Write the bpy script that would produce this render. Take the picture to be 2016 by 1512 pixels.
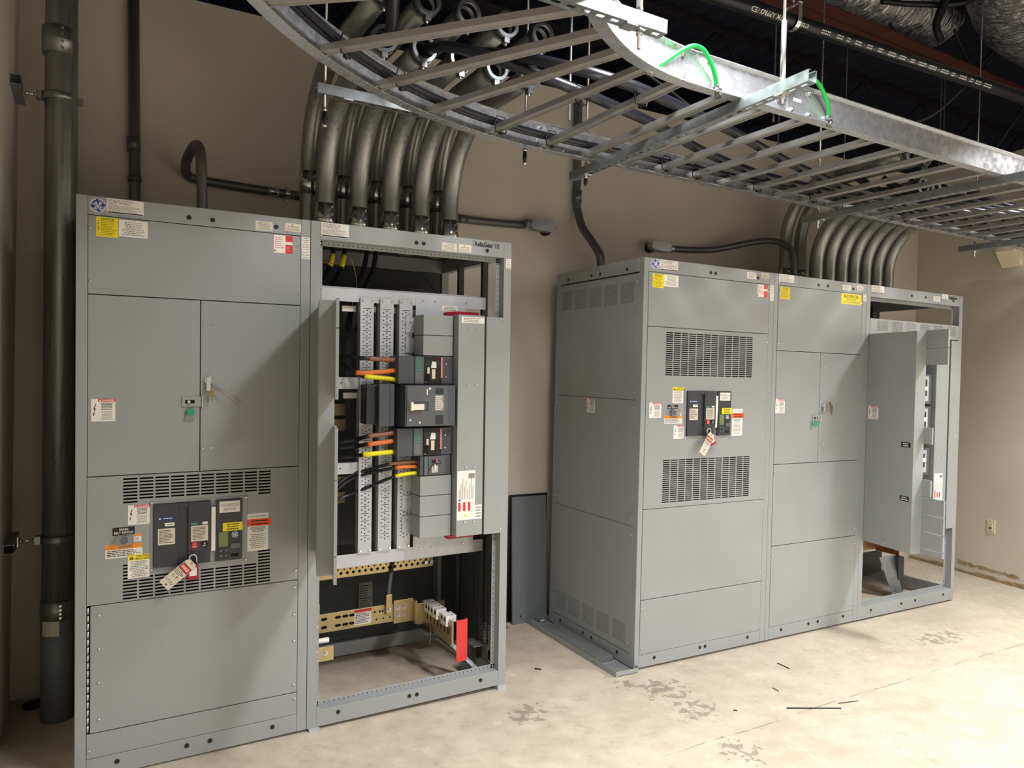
import bpy, bmesh, math, random
from mathutils import Matrix, Vector, Quaternion
R = math.radians
PI = math.pi
scene = bpy.context.scene
C = scene.collection
for o in list(bpy.data.objects):
    bpy.data.objects.remove(o)

# ------------------------------------------------------------------ camera
def cam_axes(yaw, pitch, roll):
    cy, sy, cp, sp = math.cos(yaw), math.sin(yaw), math.cos(pitch), math.sin(pitch)
    f = Vector((sy*cp, cy*cp, sp)); r = Vector((cy, -sy, 0)); u = r.cross(f)
    cr, sr = math.cos(roll), math.sin(roll)
    return r*cr + u*sr, u*cr - r*sr, f
cd = bpy.data.cameras.new('camera')
cam = bpy.data.objects.new('camera', cd); C.objects.link(cam)
_r, _u, _f = cam_axes(0.525, -0.0139, 0.0236)
M = Matrix((_r, _u, -_f)).transposed().to_4x4()
M.translation = (-0.8963, -3.3518, 1.6635)
cam.matrix_world = M
cd.sensor_fit = 'HORIZONTAL'; cd.sensor_width = 36.0
cd.lens = 36.0*1449.6/2016.0
cd.clip_start = 0.05
scene.camera = cam

# ------------------------------------------------------------------ view, world, lights
vs = scene.view_settings
vs.view_transform = 'Standard'; vs.look = 'None'; vs.gamma = 1.0; vs.use_curve_mapping = False
vs.exposure = 0.38
w = bpy.data.worlds.new('world'); scene.world = w; w.use_nodes = True
w.node_tree.nodes['Background'].inputs[0].default_value = (0.80, 0.86, 1.0, 1)
w.node_tree.nodes['Background'].inputs[1].default_value = 0.035

def area(name, loc, sx, sy, power, col=(1.0, 0.985, 0.985), aim=None, spread=180):
    l = bpy.data.lights.new(name, 'AREA'); l.shape = 'RECTANGLE'
    l.size = sx; l.size_y = sy; l.energy = power; l.color = col; l.spread = R(spread)
    o = bpy.data.objects.new(name, l); C.objects.link(o); o.location = loc
    if aim is not None:
        o.rotation_euler = (Vector(aim)-Vector(loc)).to_track_quat('-Z', 'Y').to_euler()
    return o
area('strip_or_fill_light', (0.95, -1.95, 3.45), 0.32, 1.0, 78, spread=145)
area('strip_or_fill_light', (4.75, -2.0, 3.45), 0.32, 1.0, 98, spread=145)
area('strip_or_fill_light', (2.5, -5.4, 3.45), 0.32, 1.2, 165, spread=150)  # unseen fill lamp added behind the camera to soften the shadows
area('strip_or_fill_light', (5.9, -5.4, 3.45), 0.32, 1.2, 210, spread=150)  # second added fill lamp, out of view behind the camera
for _x in (0.95, 4.75):  # upward fill added only to brighten the dark ceiling, no real fixture
    _l = area('ceiling_fill_light', (_x, -3.6, 3.6), 0.3, 1.2, 9, (0.85, 0.9, 1.0)); _l.rotation_euler = (PI, 0, 0)

# ------------------------------------------------------------------ materials
MT = {}
def srgb(h):
    if isinstance(h, str):
        h = [int(h[i:i+2], 16)/255 for i in (0, 2, 4)]
    return tuple((c/12.92 if c <= 0.04045 else ((c+0.055)/1.055)**2.4) for c in h)
def mat(name, col, rough=0.5, metal=0.0, var=0.0, scale=8.0, bump=0.0, bscale=60.0, rvar=0.0, spec=0.5, stretch=None, col2=None):
    m = bpy.data.materials.new(name); m.use_nodes = True
    nt = m.node_tree; N = nt.nodes; L = nt.links; b = N['Principled BSDF']
    c = srgb(col)
    b.inputs['Base Color'].default_value = (*c, 1); b.inputs['Roughness'].default_value = rough
    b.inputs['Metallic'].default_value = metal; b.inputs['Specular IOR Level'].default_value = spec
    if var or bump or rvar:
        tc = N.new('ShaderNodeTexCoord'); src = tc.outputs['Object']
        if stretch:
            mp = N.new('ShaderNodeMapping'); mp.inputs['Scale'].default_value = stretch
            L.new(src, mp.inputs[0]); src = mp.outputs[0]
        n = N.new('ShaderNodeTexNoise'); n.inputs['Scale'].default_value = scale; n.inputs['Detail'].default_value = 5
        L.new(src, n.inputs['Vector'])
        if var:
            rp = N.new('ShaderNodeValToRGB')
            lo = tuple(max(0, x*(1-var)) for x in c); hi = tuple(min(1, x*(1+var)) for x in c)
            if col2: lo, hi = c, srgb(col2)
            rp.color_ramp.elements[0].position = 0.3; rp.color_ramp.elements[1].position = 0.7
            rp.color_ramp.elements[0].color = (*lo, 1); rp.color_ramp.elements[1].color = (*hi, 1)
            L.new(n.outputs['Fac'], rp.inputs[0]); L.new(rp.outputs[0], b.inputs['Base Color'])
        if rvar:
            mr = N.new('ShaderNodeMapRange'); mr.inputs['From Min'].default_value = 0.3; mr.inputs['From Max'].default_value = 0.7
            mr.inputs['To Min'].default_value = max(0.02, rough-rvar); mr.inputs['To Max'].default_value = min(1, rough+rvar)
            L.new(n.outputs['Fac'], mr.inputs[0]); L.new(mr.outputs[0], b.inputs['Roughness'])
        if bump:
            n2 = N.new('ShaderNodeTexNoise'); n2.inputs['Scale'].default_value = bscale; n2.inputs['Detail'].default_value = 3
            L.new(src, n2.inputs['Vector'])
            bp = N.new('ShaderNodeBump'); bp.inputs['Strength'].default_value = bump; bp.inputs['Distance'].default_value = 0.004
            L.new(n2.outputs['Fac'], bp.inputs['Height']); L.new(bp.outputs[0], b.inputs['Normal'])
    MT[name] = m
    return m
mat('paint', '979c9c', 0.42, 0, 0.03, 3, 0.05, 260)
mat('paint_dark', '6e726f', 0.45, 0, 0.04, 4)
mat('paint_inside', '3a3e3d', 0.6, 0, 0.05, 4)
mat('galv', 'b9bdc2', 0.34, 0.75, 0.10, 22, 0, 60, 0.08)
mat('galv_flat', 'bfc3c8', 0.5, 0.35, 0.05, 20)
mat('strut', '9ba1a3', 0.42, 0.8, 0.12, 30, 0, 60, 0.1)
mat('conduit', '979a97', 0.36, 0.7, 0.16, 5, 0, 60, 0.1, 0.5, (14, 14, 1.0))
mat('coupling', 'c4c7c4', 0.2, 0.95, 0.06, 20)
mat('wall_conduit', '6d6e6b', 0.42, 0.55, 0.08, 8)
mat('aluminium', 'cdd1d6', 0.27, 0.75, 0.06, 30, 0, 45, 0.07)
mat('rung_aluminium', 'bbbab7', 0.38, 0.75, 0.06, 14, 0, 60, 0.06, 0.5, (1, 1, 1))
mat('zinc', 'd6d9da', 0.25, 0.9, 0.05, 60)
mat('tin_bus', 'c3b184', 0.36, 0.75, 0.14, 7, 0, 60, 0.08)
mat('copper', 'b5714a', 0.4, 0.8, 0.1, 20)
mat('pvc_grey', '71777a', 0.5, 0, 0.04, 6)
mat('black', '0b0c0e', 0.5)
mat('hole', '030304', 0.9)
mat('plug', '17181a', 0.4)
mat('cable', '1b1c22', 0.33, 0, 0.1, 30)
mat('breaker', '4a4f54', 0.5, 0, 0.03, 10)
mat('breaker_face', '595d5f', 0.5, 0, 0.03, 10)
mat('breaker_dark', '25282c', 0.45)
mat('main_breaker', '33373c', 0.42, 0, 0.03, 10)
mat('trim_grey', '5a5f64', 0.4)
mat('white', 'eceae2', 0.55)
mat('cream', 'd8d2bf', 0.6)
mat('ink', '15151a', 0.6)
mat('ink_soft', '8a8780', 0.6)
mat('yellow', 'f0dc12', 0.5)
mat('red', 'd2222c', 0.45)
mat('red_plate', 'e23a38', 0.5, 0, 0.03, 20)
mat('crimson', 'a30f2c', 0.4)
mat('pink', 'dd7d86', 0.45)
mat('orange', 'f5901c', 0.5)
mat('vermilion', 'f0562a', 0.5)
mat('blue', '2746a0', 0.4)
mat('navy', '1e2f7a', 0.4)
mat('green', '00a23c', 0.4)
mat('teal', '2f9c7c', 0.35)
mat('tape_orange', 'e2752a', 0.42)
mat('tape_yellow', 'f2ea12', 0.42)
mat('tape_brown', '8f6047', 0.42)
mat('lcd', '6d7d48', 0.25)
mat('steel_key', 'a58a52', 0.3, 0.9)
mat('wall_paint', 'd0c9bb', 0.6, 0, 0.05, 1.6, 0.05, 90)
mat('wood', 'c2956a', 0.6, 0, 0.18, 6, 0, 60, 0, 0.5, (1, 1, 0.15))
mat('deck', '3d3f4c', 0.6, 0.2, 0.15, 2)
mat('joist', '5a2f26', 0.65, 0, 0.2, 5)
mat('joist_dark', '2a2527', 0.65, 0, 0.2, 5)
mat('pipe_black', '33363a', 0.3, 0.5, 0.1, 12)
mat('chip', 'a08a68', 0.85, 0, 0.3, 25, 0.3, 40)
mat('lug', '8d9193', 0.32, 0.9, 0.1, 40)
mat('ivory', 'd9cfb6', 0.5)

def foil():
    m = mat('foil', 'c8cacc', 0.26, 0.9)
    nt = m.node_tree; N = nt.nodes; L = nt.links; b = N['Principled BSDF']
    tc = N.new('ShaderNodeTexCoord'); mp = N.new('ShaderNodeMapping'); mp.inputs['Scale'].default_value = (9, 2.2, 2.2)
    n = N.new('ShaderNodeTexNoise'); n.inputs['Scale'].default_value = 3.0; n.inputs['Detail'].default_value = 6; n.inputs['Distortion'].default_value = 1.0
    bp = N.new('ShaderNodeBump'); bp.inputs['Strength'].default_value = 1.0; bp.inputs['Distance'].default_value = 0.06
    L.new(tc.outputs['Object'], mp.inputs[0]); L.new(mp.outputs[0], n.inputs['Vector'])
    L.new(n.outputs['Fac'], bp.inputs['Height']); L.new(bp.outputs[0], b.inputs['Normal'])
foil()
def clear():
    m = mat('clear', 'e8ecee', 0.12)
    b = m.node_tree.nodes['Principled BSDF']
    b.inputs['Transmission Weight'].default_value = 0.85; b.inputs['Roughness'].default_value = 0.15; b.inputs['IOR'].default_value = 1.2
clear()

def concrete():
    m = bpy.data.materials.new('concrete'); m.use_nodes = True; MT['concrete'] = m
    nt = m.node_tree; N = nt.nodes; L = nt.links; b = N['Principled BSDF']
    b.inputs['Roughness'].default_value = 0.62
    geo = N.new('ShaderNodeNewGeometry')
    def noise(scale, detail=6, rough=0.6, dist=0.0, st=None):
        n = N.new('ShaderNodeTexNoise'); n.inputs['Scale'].default_value = scale; n.inputs['Detail'].default_value = detail
        n.inputs['Roughness'].default_value = rough; n.inputs['Distortion'].default_value = dist
        src = geo.outputs['Position']
        if st:
            mp = N.new('ShaderNodeMapping'); mp.inputs['Scale'].default_value = st; L.new(src, mp.inputs[0]); src = mp.outputs[0]
        L.new(src, n.inputs['Vector']); return n.outputs['Fac']
    def ramp(src, p0, p1, c0=(0, 0, 0), c1=(1, 1, 1)):
        r = N.new('ShaderNodeValToRGB'); r.color_ramp.elements[0].position = p0; r.color_ramp.elements[1].position = p1
        r.color_ramp.elements[0].color = (*c0, 1); r.color_ramp.elements[1].color = (*c1, 1); L.new(src, r.inputs[0]); return r.outputs[0]
    def mix(f, a, c, mode='MIX', fac=None):
        x = N.new('ShaderNodeMix'); x.data_type = 'RGBA'; x.blend_type = mode
        if f is not None: L.new(f, x.inputs[0])
        else: x.inputs[0].default_value = fac
        for k, v in ((6, a), (7, c)):
            if isinstance(v, tuple): x.inputs[k].default_value = (*v, 1)
            else: L.new(v, x.inputs[k])
        return x.outputs[2]
    def math_(op, a, c=None):
        x = N.new('ShaderNodeMath'); x.operation = op
        for k, v in ((0, a), (1, c)):
            if v is None: continue
            if isinstance(v, (int, float)): x.inputs[k].default_value = v
            else: L.new(v, x.inputs[k])
        return x.outputs[0]
    base = ramp(noise(2.2, 8, 0.65), 0.32, 0.7, srgb('b5a894'), srgb('cfc4b1'))
    base = mix(ramp(noise(26, 6, 0.75), 0.42, 0.62), base, ramp(noise(9, 6), 0.3, 0.7, srgb('a79b89'), srgb('d6ccba')))
    scr = ramp(noise(7, 5, 0.6, 1.5, (1.0, 5.0, 1)), 0.62, 0.70)
    base = mix(scr, base, srgb('c3b8a6'))
    speck = ramp(noise(60, 3, 0.6), 0.69, 0.72)
    base = mix(math_('MULTIPLY', speck, 0.5), base, srgb('7f7466'))
    # dark oily stains with outlines of their own, near the places where they lie
    def blob(cx, cy, rx, ry):
        mp = N.new('ShaderNodeMapping'); mp.vector_type = 'TEXTURE'
        mp.inputs['Location'].default_value = (cx, cy, 0); mp.inputs['Scale'].default_value = (rx, ry, 1)
        L.new(geo.outputs['Position'], mp.inputs[0])
        ln = N.new('ShaderNodeVectorMath'); ln.operation = 'LENGTH'; L.new(mp.outputs[0], ln.inputs[0])
        return math_('SUBTRACT', 1.0, ln.outputs['Value'])
    acc = None
    for a in ((1.80, -0.40, 0.19, 0.20), (1.78, -0.64, 0.16, 0.16), (1.66, -1.05, 0.12, 0.16), (3.95, -0.62, 0.30, 0.14), (1.64, -0.26, 0.10, 0.10), (1.0, -0.30, 0.18, 0.12)):
        q = math_('MAXIMUM', blob(*a), 0.0); acc = q if acc is None else math_('MAXIMUM', acc, q)
    st = noise(19, 5, 0.6, 0.2)
    f = math_('ADD', st, math_('MULTIPLY', math_('MINIMUM', acc, 0.5), 0.34))
    f = ramp(f, 0.655, 0.685)
    f = math_('MULTIPLY', f, math_('MINIMUM', math_('MULTIPLY', acc, 4.0), 0.5))
    base = mix(f, base, srgb('5c524c'))
    # joint line sawn across the slab
    sep = N.new('ShaderNodeSeparateXYZ'); L.new(geo.outputs['Position'], sep.inputs[0])
    wob = math_('MULTIPLY', math_('SUBTRACT', noise(1.3, 3), 0.5), 0.05)
    d = math_('ABSOLUTE', math_('ADD', math_('ADD', sep.outputs['Y'], 0.925), wob))
    ln = math_('LESS_THAN', d, 0.0035)
    ln = math_('MULTIPLY', ln, ramp(noise(5, 3), 0.45, 0.55))
    base = mix(math_('MULTIPLY', ln, 0.6), base, srgb('5a5046'))
    L.new(base, b.inputs['Base Color'])
    bp = N.new('ShaderNodeBump'); bp.inputs['Strength'].default_value = 0.25; bp.inputs['Distance'].default_value = 0.004
    L.new(noise(35, 5), bp.inputs['Height']); L.new(bp.outputs[0], b.inputs['Normal'])
concrete()

def wallmat():
    m = MT['wall_paint']; nt = m.node_tree; N = nt.nodes; L = nt.links; b = N['Principled BSDF']
wallmat()
# ------------------------------------------------------------------ mesh builder
OFF = Vector((0, 0, 0))          # base of the thing being built, in its group's frame
GL = {}
def glyphs(s, bold=0.0):
    k = (s, bold)
    if k not in GL:
        cu = bpy.data.curves.new('t', 'FONT'); cu.body = s; cu.size = 1.0; cu.offset = bold; cu.resolution_u = 2
        o = bpy.data.objects.new('t', cu); C.objects.link(o)
        dg = bpy.context.evaluated_depsgraph_get(); ev = o.evaluated_get(dg); me = ev.to_mesh()
        vs_ = [(v.co.x, v.co.y) for v in me.vertices]; fs = [tuple(p.vertices) for p in me.polygons]
        ev.to_mesh_clear(); bpy.data.objects.remove(o); bpy.data.curves.remove(cu)
        x0 = min(v[0] for v in vs_); x1 = max(v[0] for v in vs_); y0 = min(v[1] for v in vs_); y1 = max(v[1] for v in vs_)
        GL[k] = ([((x-x0)/(x1-x0), (y-y0)/(y1-y0)) for x, y in vs_], fs, (x1-x0)/(y1-y0))
    return GL[k]
class MB:
    def __init__(s):
        s.v = []; s.f = []; s.mi = []; s.mats = []; s.cur = 0; s.sm = []; s.xf = None; s.smooth = False
    def m(s, name):
        if name not in s.mats: s.mats.append(name)
        s.cur = s.mats.index(name); return s
    def vert(s, p):
        p = Vector(p)
        if s.xf is not None: p = s.xf @ p
        s.v.append(p); return len(s.v)-1
    def face(s, idx, smooth=None):
        s.f.append(tuple(idx)); s.mi.append(s.cur); s.sm.append(s.smooth if smooth is None else smooth)
    def poly(s, pts): s.face([s.vert(p) for p in pts]); return s
    def box(s, x0, x1, y0, y1, z0, z1):
        i = [s.vert(p) for p in ((x0, y0, z0), (x1, y0, z0), (x1, y1, z0), (x0, y1, z0), (x0, y0, z1), (x1, y0, z1), (x1, y1, z1), (x0, y1, z1))]
        for a in ((0, 1, 5, 4), (1, 2, 6, 5), (2, 3, 7, 6), (3, 0, 4, 7), (4, 5, 6, 7), (3, 2, 1, 0)): s.face([i[k] for k in a], False)
        return s
    def prism(s, pts, d):
        d = Vector(d); a = [s.vert(p) for p in pts]; b = [s.vert(Vector(p)+d) for p in pts]; n = len(pts)
        s.face(a[::-1], False); s.face(b, False)
        for k in range(n): s.face((a[k], a[(k+1) % n], b[(k+1) % n], b[k]), False)
        return s
    def sweep(s, pts, prof, closed=False, up=(0, 0, 1)):
        """profile (a,b) points swept along pts; a runs sideways, b along up"""
        pts = [Vector(p) for p in pts]; n = len(pts); rings = []
        for k, p in enumerate(pts):
            t = (pts[min(k+1, n-1)]-pts[max(k-1, 0)]).normalized()
            u = Vector(up); u = (u-t*u.dot(t)).normalized(); si = t.cross(u)
            rings.append([s.vert(p+si*a+u*b) for a, b in prof])
        m = len(prof)
        for k in range(n-1):
            for j in range(m):
                j2 = (j+1) % m
                s.face((rings[k][j], rings[k][j2], rings[k+1][j2], rings[k+1][j]), False)
        s.face(rings[0][::-1], False); s.face(rings[-1], False)
        return s
    def tube(s, pts, r, n=14, cap=True, smooth=True):
        pts = [Vector(p) for p in pts]; k = len(pts)
        rr = r if isinstance(r, (list, tuple)) else [r]*k
        t0 = (pts[1]-pts[0]).normalized(); a = Vector((0, 0, 1)) if abs(t0.z) < 0.9 else Vector((1, 0, 0))
        u = (a-t0*a.dot(t0)).normalized(); rings = []
        for i, p in enumerate(pts):
            t = (pts[min(i+1, k-1)]-pts[max(i-1, 0)]).normalized()
            u = (u-t*u.dot(t)).normalized(); w_ = t.cross(u)
            rings.append([s.vert(p+(u*math.cos(2*PI*j/n)+w_*math.sin(2*PI*j/n))*rr[i]) for j in range(n)])
        for i in range(k-1):
            for j in range(n):
                s.face((rings[i][j], rings[i][(j+1) % n], rings[i+1][(j+1) % n], rings[i+1][j]), smooth)
        if cap: s.face(rings[0][::-1], False); s.face(rings[-1], False)
        return s
    def cyl(s, p0, p1, r, n=16): return s.tube([p0, p1], r, n)
    def pipe(s, p0, p1, r, ri, n=24):
        """hollow sleeve"""
        p0, p1 = Vector(p0), Vector(p1); t = (p1-p0).normalized(); a = Vector((0, 0, 1)) if abs(t.z) < 0.9 else Vector((1, 0, 0))
        u = (a-t*a.dot(t)).normalized(); w_ = t.cross(u); g = []
        for p, q in ((p0, r), (p1, r), (p1, ri), (p0, ri)):
            g.append([s.vert(p+(u*math.cos(2*PI*j/n)+w_*math.sin(2*PI*j/n))*q) for j in range(n)])
        for i in range(4):
            A, B = g[i], g[(i+1) % 4]
            for j in range(n): s.face((A[j], A[(j+1) % n], B[(j+1) % n], B[j]), i in (0, 2))
        return s
    def disc(s, c, r, n=16, y=None):
        """flat disc facing -y at (x,z)"""
        s.face([s.vert((c[0]+r*math.cos(2*PI*j/n), y, c[1]+r*math.sin(2*PI*j/n))) for j in range(n)], False); return s
    def holes_plate(s, x0, x1, z0, z1, holes, y0=0.0, y1=0.0015):
        """plate in the xz plane with rectangular openings cut through it"""
        xs = sorted({x0, x1, *[h[0] for h in holes], *[h[1] for h in holes]}); zs = sorted({z0, z1, *[h[2] for h in holes], *[h[3] for h in holes]})
        xi = {x: i for i, x in enumerate(xs)}; zi = {z: i for i, z in enumerate(zs)}
        H = set()
        for a, b, c, d in holes:
            for i in range(xi[a], xi[b]):
                for j in range(zi[c], zi[d]): H.add((i, j))
        V = {}
        def vv(i, j, y):
            k = (i, j, y)
            if k not in V: V[k] = s.vert((xs[i], y, zs[j]))
            return V[k]
        for i in range(len(xs)-1):
            for j in range(len(zs)-1):
                if (i, j) in H: continue
                s.face((vv(i, j, y0), vv(i+1, j, y0), vv(i+1, j+1, y0), vv(i, j+1, y0)), False)
                s.face((vv(i, j, y1), vv(i, j+1, y1), vv(i+1, j+1, y1), vv(i+1, j, y1)), False)
                for di, dj, a, b in ((-1, 0, (i, j), (i, j+1)), (1, 0, (i+1, j+1), (i+1, j)), (0, -1, (i+1, j), (i, j)), (0, 1, (i, j+1), (i+1, j+1))):
                    q = (i+di, j+dj)
                    if q in H or not (0 <= q[0] < len(xs)-1 and 0 <= q[1] < len(zs)-1):
                        s.face((vv(*a, y0), vv(*a, y1), vv(*b, y1), vv(*b, y0)), False)
        return s
    def round_rows(s, x0, x1, zr, rows, pitch, r, y0=0.0, y1=0.0015):
        """strip of staggered round holes: zr = list of row bounds, rows = hole centres of each row"""
        def q(a, b, c, d):
            if b-a > 1e-6: s.poly([(a, y0, c), (b, y0, c), (b, y0, d), (a, y0, d)]); s.poly([(a, y1, c), (a, y1, d), (b, y1, d), (b, y1, c)])
        h = pitch/2
        for (c, d), hs in zip(zr, rows):
            zc = (c+d)/2; last = x0
            for hx in hs:
                q(last, hx-h, c, d); last = hx+h
                hz = d-zc
                sq = [(hx+h, zc), (hx+h, zc+hz), (hx, zc+hz), (hx-h, zc+hz), (hx-h, zc), (hx-h, zc-hz), (hx, zc-hz), (hx+h, zc-hz)]
                ci = [(hx+math.cos(PI*k/4)*r, zc+math.sin(PI*k/4)*r) for k in range(8)]
                A = [s.vert((a, y0, b)) for a, b in sq]; B = [s.vert((a, y0, b)) for a, b in ci]; D = [s.vert((a, y1, b)) for a, b in ci]
                for k in range(8):
                    k2 = (k+1) % 8
                    s.face((A[k], A[k2], B[k2], B[k]), False); s.face((B[k], B[k2], D[k2], D[k]), False)
            q(last, x1, c, d)
        return s
    def text(s, t, x0, x1, z0, z1, y, mname, bold=0.0, keep=None):
        """lettering in the xz plane facing -y, fitted into the box; keep='l','c','r' keeps the proportions"""
        vs_, fs, asp = glyphs(t, bold); s.m(mname)
        if keep:
            wd = min(x1-x0, asp*(z1-z0)); hgt = wd/asp
            if keep == 'c': x0 = (x0+x1)/2-wd/2
            elif keep == 'r': x0 = x1-wd
            x1 = x0+wd; zc = (z0+z1)/2; z0, z1 = zc-hgt/2, zc+hgt/2
        b = len(s.v)
        for u, v in vs_: s.vert((x0+(x1-x0)*u, y, z0+(z1-z0)*v))
        for f in fs: s.face([b+k for k in f], False)
        return s
    def lines(s, x0, x1, z0, z1, n, y, mname, seed=1, center=False, fill=0.45):
        """rows of print too small to read"""
        rd = random.Random(seed); s.m(mname); p = (z1-z0)/n
        for k in range(n):
            zc = z1-(k+0.5)*p; full = (x1-x0)*rd.uniform(0.62, 1.0); a = x0+((x1-x0-full)/2 if center else 0); e = a+full
            while a < e-1e-4:
                wl = min(rd.uniform(0.05, 0.16)*(x1-x0), e-a); h = p*fill/2
                s.poly([(a, y, zc-h), (a+wl, y, zc-h), (a+wl, y, zc+h), (a, y, zc+h)]); a += wl+0.022*(x1-x0)
        return s
    def rect(s, x0, x1, z0, z1, y, mname):
        s.m(mname); s.poly([(x0, y, z0), (x1, y, z0), (x1, y, z1), (x0, y, z1)]); return s
    def ribbon(s, pts, wd, y, mname):
        """flat pen stroke in the xz plane"""
        s.m(mname); P = [Vector((a, b)) for a, b in pts]; n = len(P); L_ = []; R_ = []
        for k, p in enumerate(P):
            t = (P[min(k+1, n-1)]-P[max(k-1, 0)]).normalized(); nn = Vector((-t.y, t.x))*wd/2
            L_.append(s.vert((p.x+nn.x, y, p.y+nn.y))); R_.append(s.vert((p.x-nn.x, y, p.y-nn.y)))
        for k in range(n-1): s.face((L_[k], R_[k], R_[k+1], L_[k+1]), False)
        return s
    def build(s, name, mname=None, parent=None, bevel=0.0):
        if mname and not s.mats: s.mats = [mname]
        me = bpy.data.meshes.new(name)
        me.from_pydata([tuple(p-OFF) for p in s.v], [], s.f)
        for mm in s.mats: me.materials.append(MT[mm])
        me.polygons.foreach_set('material_index', s.mi); me.polygons.foreach_set('use_smooth', s.sm); me.update()
        o = bpy.data.objects.new(name, me); C.objects.link(o)
        if parent is not None: o.parent = parent
        if bevel:
            b = o.modifiers.new('bevel', 'BEVEL'); b.width = bevel; b.segments = 2; b.limit_method = 'ANGLE'; b.angle_limit = R(50)
        return o
def mb(mname=None):
    q = MB()
    if mname: q.m(mname)
    return q
def spline(pts, n=8):
    """smooth curve through points"""
    P = [Vector(p) for p in pts]; out = []
    for i in range(len(P)-1):
        a, b, c, d = P[max(i-1, 0)], P[i], P[i+1], P[min(i+2, len(P)-1)]
        for k in range(n):
            t = k/n
            out.append(0.5*((2*b)+(c-a)*t+(2*a-5*b+4*c-d)*t*t+(3*b-a-3*c+d)*t**3))
    out.append(P[-1]); return out
def thing(name, label, cat, loc=(0, 0, 0), rot=(0, 0, 0), group=None):
    o = bpy.data.objects.new(name, None); C.objects.link(o); o.location = loc; o.rotation_euler = rot
    o.empty_display_size = 0.1
    return tag(o, label, cat, group)
def tag(o, label, cat, group=None):
    o['label'] = label; o['category'] = cat
    if group: o['group'] = group
    return o
def struct(o, label=None):
    o['kind'] = 'structure'
    return o
def dup(root, loc, label=None, group=None):
    r = root.copy(); C.objects.link(r); r.location = loc
    if label: r['label'] = label
    if group: r['group'] = group
    for ch in list(root.children):
        c = ch.copy(); C.objects.link(c); c.parent = r
        for g in list(ch.children):
            d = g.copy(); C.objects.link(d); d.parent = c
    return r
def child_at(src, parent, loc, rot=(0, 0, 0)):
    o = src.copy(); C.objects.link(o); o.parent = parent; o.location = Vector(loc)-OFF; o.rotation_euler = rot
    return o
# shared small fittings, modelled once (facing -y) and copied onto the things that carry them
class Proto:
    def __init__(s, name, q): s.q = q; s.name = name; s.me = None
    def put(s, parent, loc, rot=(0, 0, 0)):
        if s.me is None:
            me = bpy.data.meshes.new(s.name); me.from_pydata([tuple(p) for p in s.q.v], [], s.q.f)
            for mm in s.q.mats: me.materials.append(MT[mm])
            me.polygons.foreach_set('material_index', s.q.mi); me.polygons.foreach_set('use_smooth', s.q.sm); me.update(); s.me = me
        o = bpy.data.objects.new(s.name, s.me); C.objects.link(o); o.parent = parent
        o.location = Vector(loc)-OFF; o.rotation_euler = rot
        return o
q = mb('zinc'); q.tube([(0, 0, 0), (0, -0.003, 0), (0, -0.005, 0)], [0.0058, 0.0052, 0.003], 10); SCREW = Proto('screw', q)
q = mb('plug'); q.tube([(0, 0.002, 0), (0, -0.002, 0), (0, -0.003, 0)], [0.0095, 0.0095, 0.007], 14); PLUG = Proto('hole_plug', q)
q = mb('zinc'); q.tube([(0, 0, 0), (0, -0.003, 0)], 0.012, 14); q.tube([(0, -0.003, 0), (0, -0.011, 0)], 0.008, 6, True, False); q.tube([(0, -0.011, 0), (0, -0.018, 0)], 0.004, 8); BOLT = Proto('bolt', q)
# ------------------------------------------------------------------ the room
struct(mb('concrete').box(-1.4, 14, -9, 2.2, -0.1, 0).build('floor'))
WALL_Z = 3.62
def wy(x): return 0.97-0.0238*(x+1.2)
struct(mb('wall_paint').prism([(-1.35, wy(-1.35), 0), (5.93, wy(5.93), 0), (5.93, wy(5.93), WALL_Z), (-1.35, wy(-1.35), WALL_Z)], (0.003, 0.12, 0)).build('wall_back'))
struct(mb('wall_paint').box(-1.33, -1.197, -8, 0.98, 0, WALL_Z).build('wall_left'))
RW = [(5.93, 0.80), (5.76, -0.32), (5.2, -4.0)]
q = mb('wall_paint')
for (a, b), (c, d) in zip(RW[:-1], RW[1:]):
    q.prism([(a, b, 0), (c, d, 0), (c, d, WALL_Z), (a, b, WALL_Z)], (0.12, 0.015, 0))
struct(q.build('wall_right'))
def rwx(y):
    return 5.93+(0.80-y)*(5.76-5.93)/1.12
# broken strip along the foot of the right wall, where the old baseboard came away
q = mb('chip'); rd = random.Random(4); ys = [0.78-0.045*k for k in range(26)]
up = [(rwx(y)-0.004, y, 0.028+rd.uniform(-0.008, 0.012)) for y in ys]
for k in range(25):
    a, b = up[k], up[k+1]
    q.prism([(a[0]+0.006, a[1], 0), (b[0]+0.006, b[1], 0), (b[0]+0.006, b[1], b[2]), (a[0]+0.006, a[1], a[2])], (-0.012, 0, 0))
struct(q.build('baseboard_right'))
q = mb('chip'); rd = random.Random(9)
ys = [0.30-0.03*k for k in range(19)]
lo = [0.075+rd.uniform(-0.012, 0.010) for _ in ys]; hi = [0.100+rd.uniform(-0.008, 0.010)-0.0005*k for k, _ in enumerate(ys)]
for k in range(18):
    q.prism([(rwx(ys[k])+0.003, ys[k], lo[k]), (rwx(ys[k+1])+0.003, ys[k+1], lo[k+1]), (rwx(ys[k+1])+0.003, ys[k+1], hi[k+1]), (rwx(ys[k])+0.003, ys[k], hi[k])], (-0.006, 0, 0))
struct(q.build('trim_1'))
# corrugated deck high above
q = mb('deck'); prof = []
x = -5.0
while x < 15:
    prof += [(x, 5.05), (x+0.05, 5.0), (x+0.11, 5.0), (x+0.16, 5.05)]; x += 0.22
for (a, b), (c, d) in zip(prof[:-1], prof[1:]): q.poly([(a, -9, b), (a, 9, b), (c, 9, d), (c, -9, d)])
q.poly([(-5, -9, 5.2), (15, -9, 5.2), (15, 9, 5.2), (-5, 9, 5.2)])
struct(q.build('ceiling'))
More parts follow.
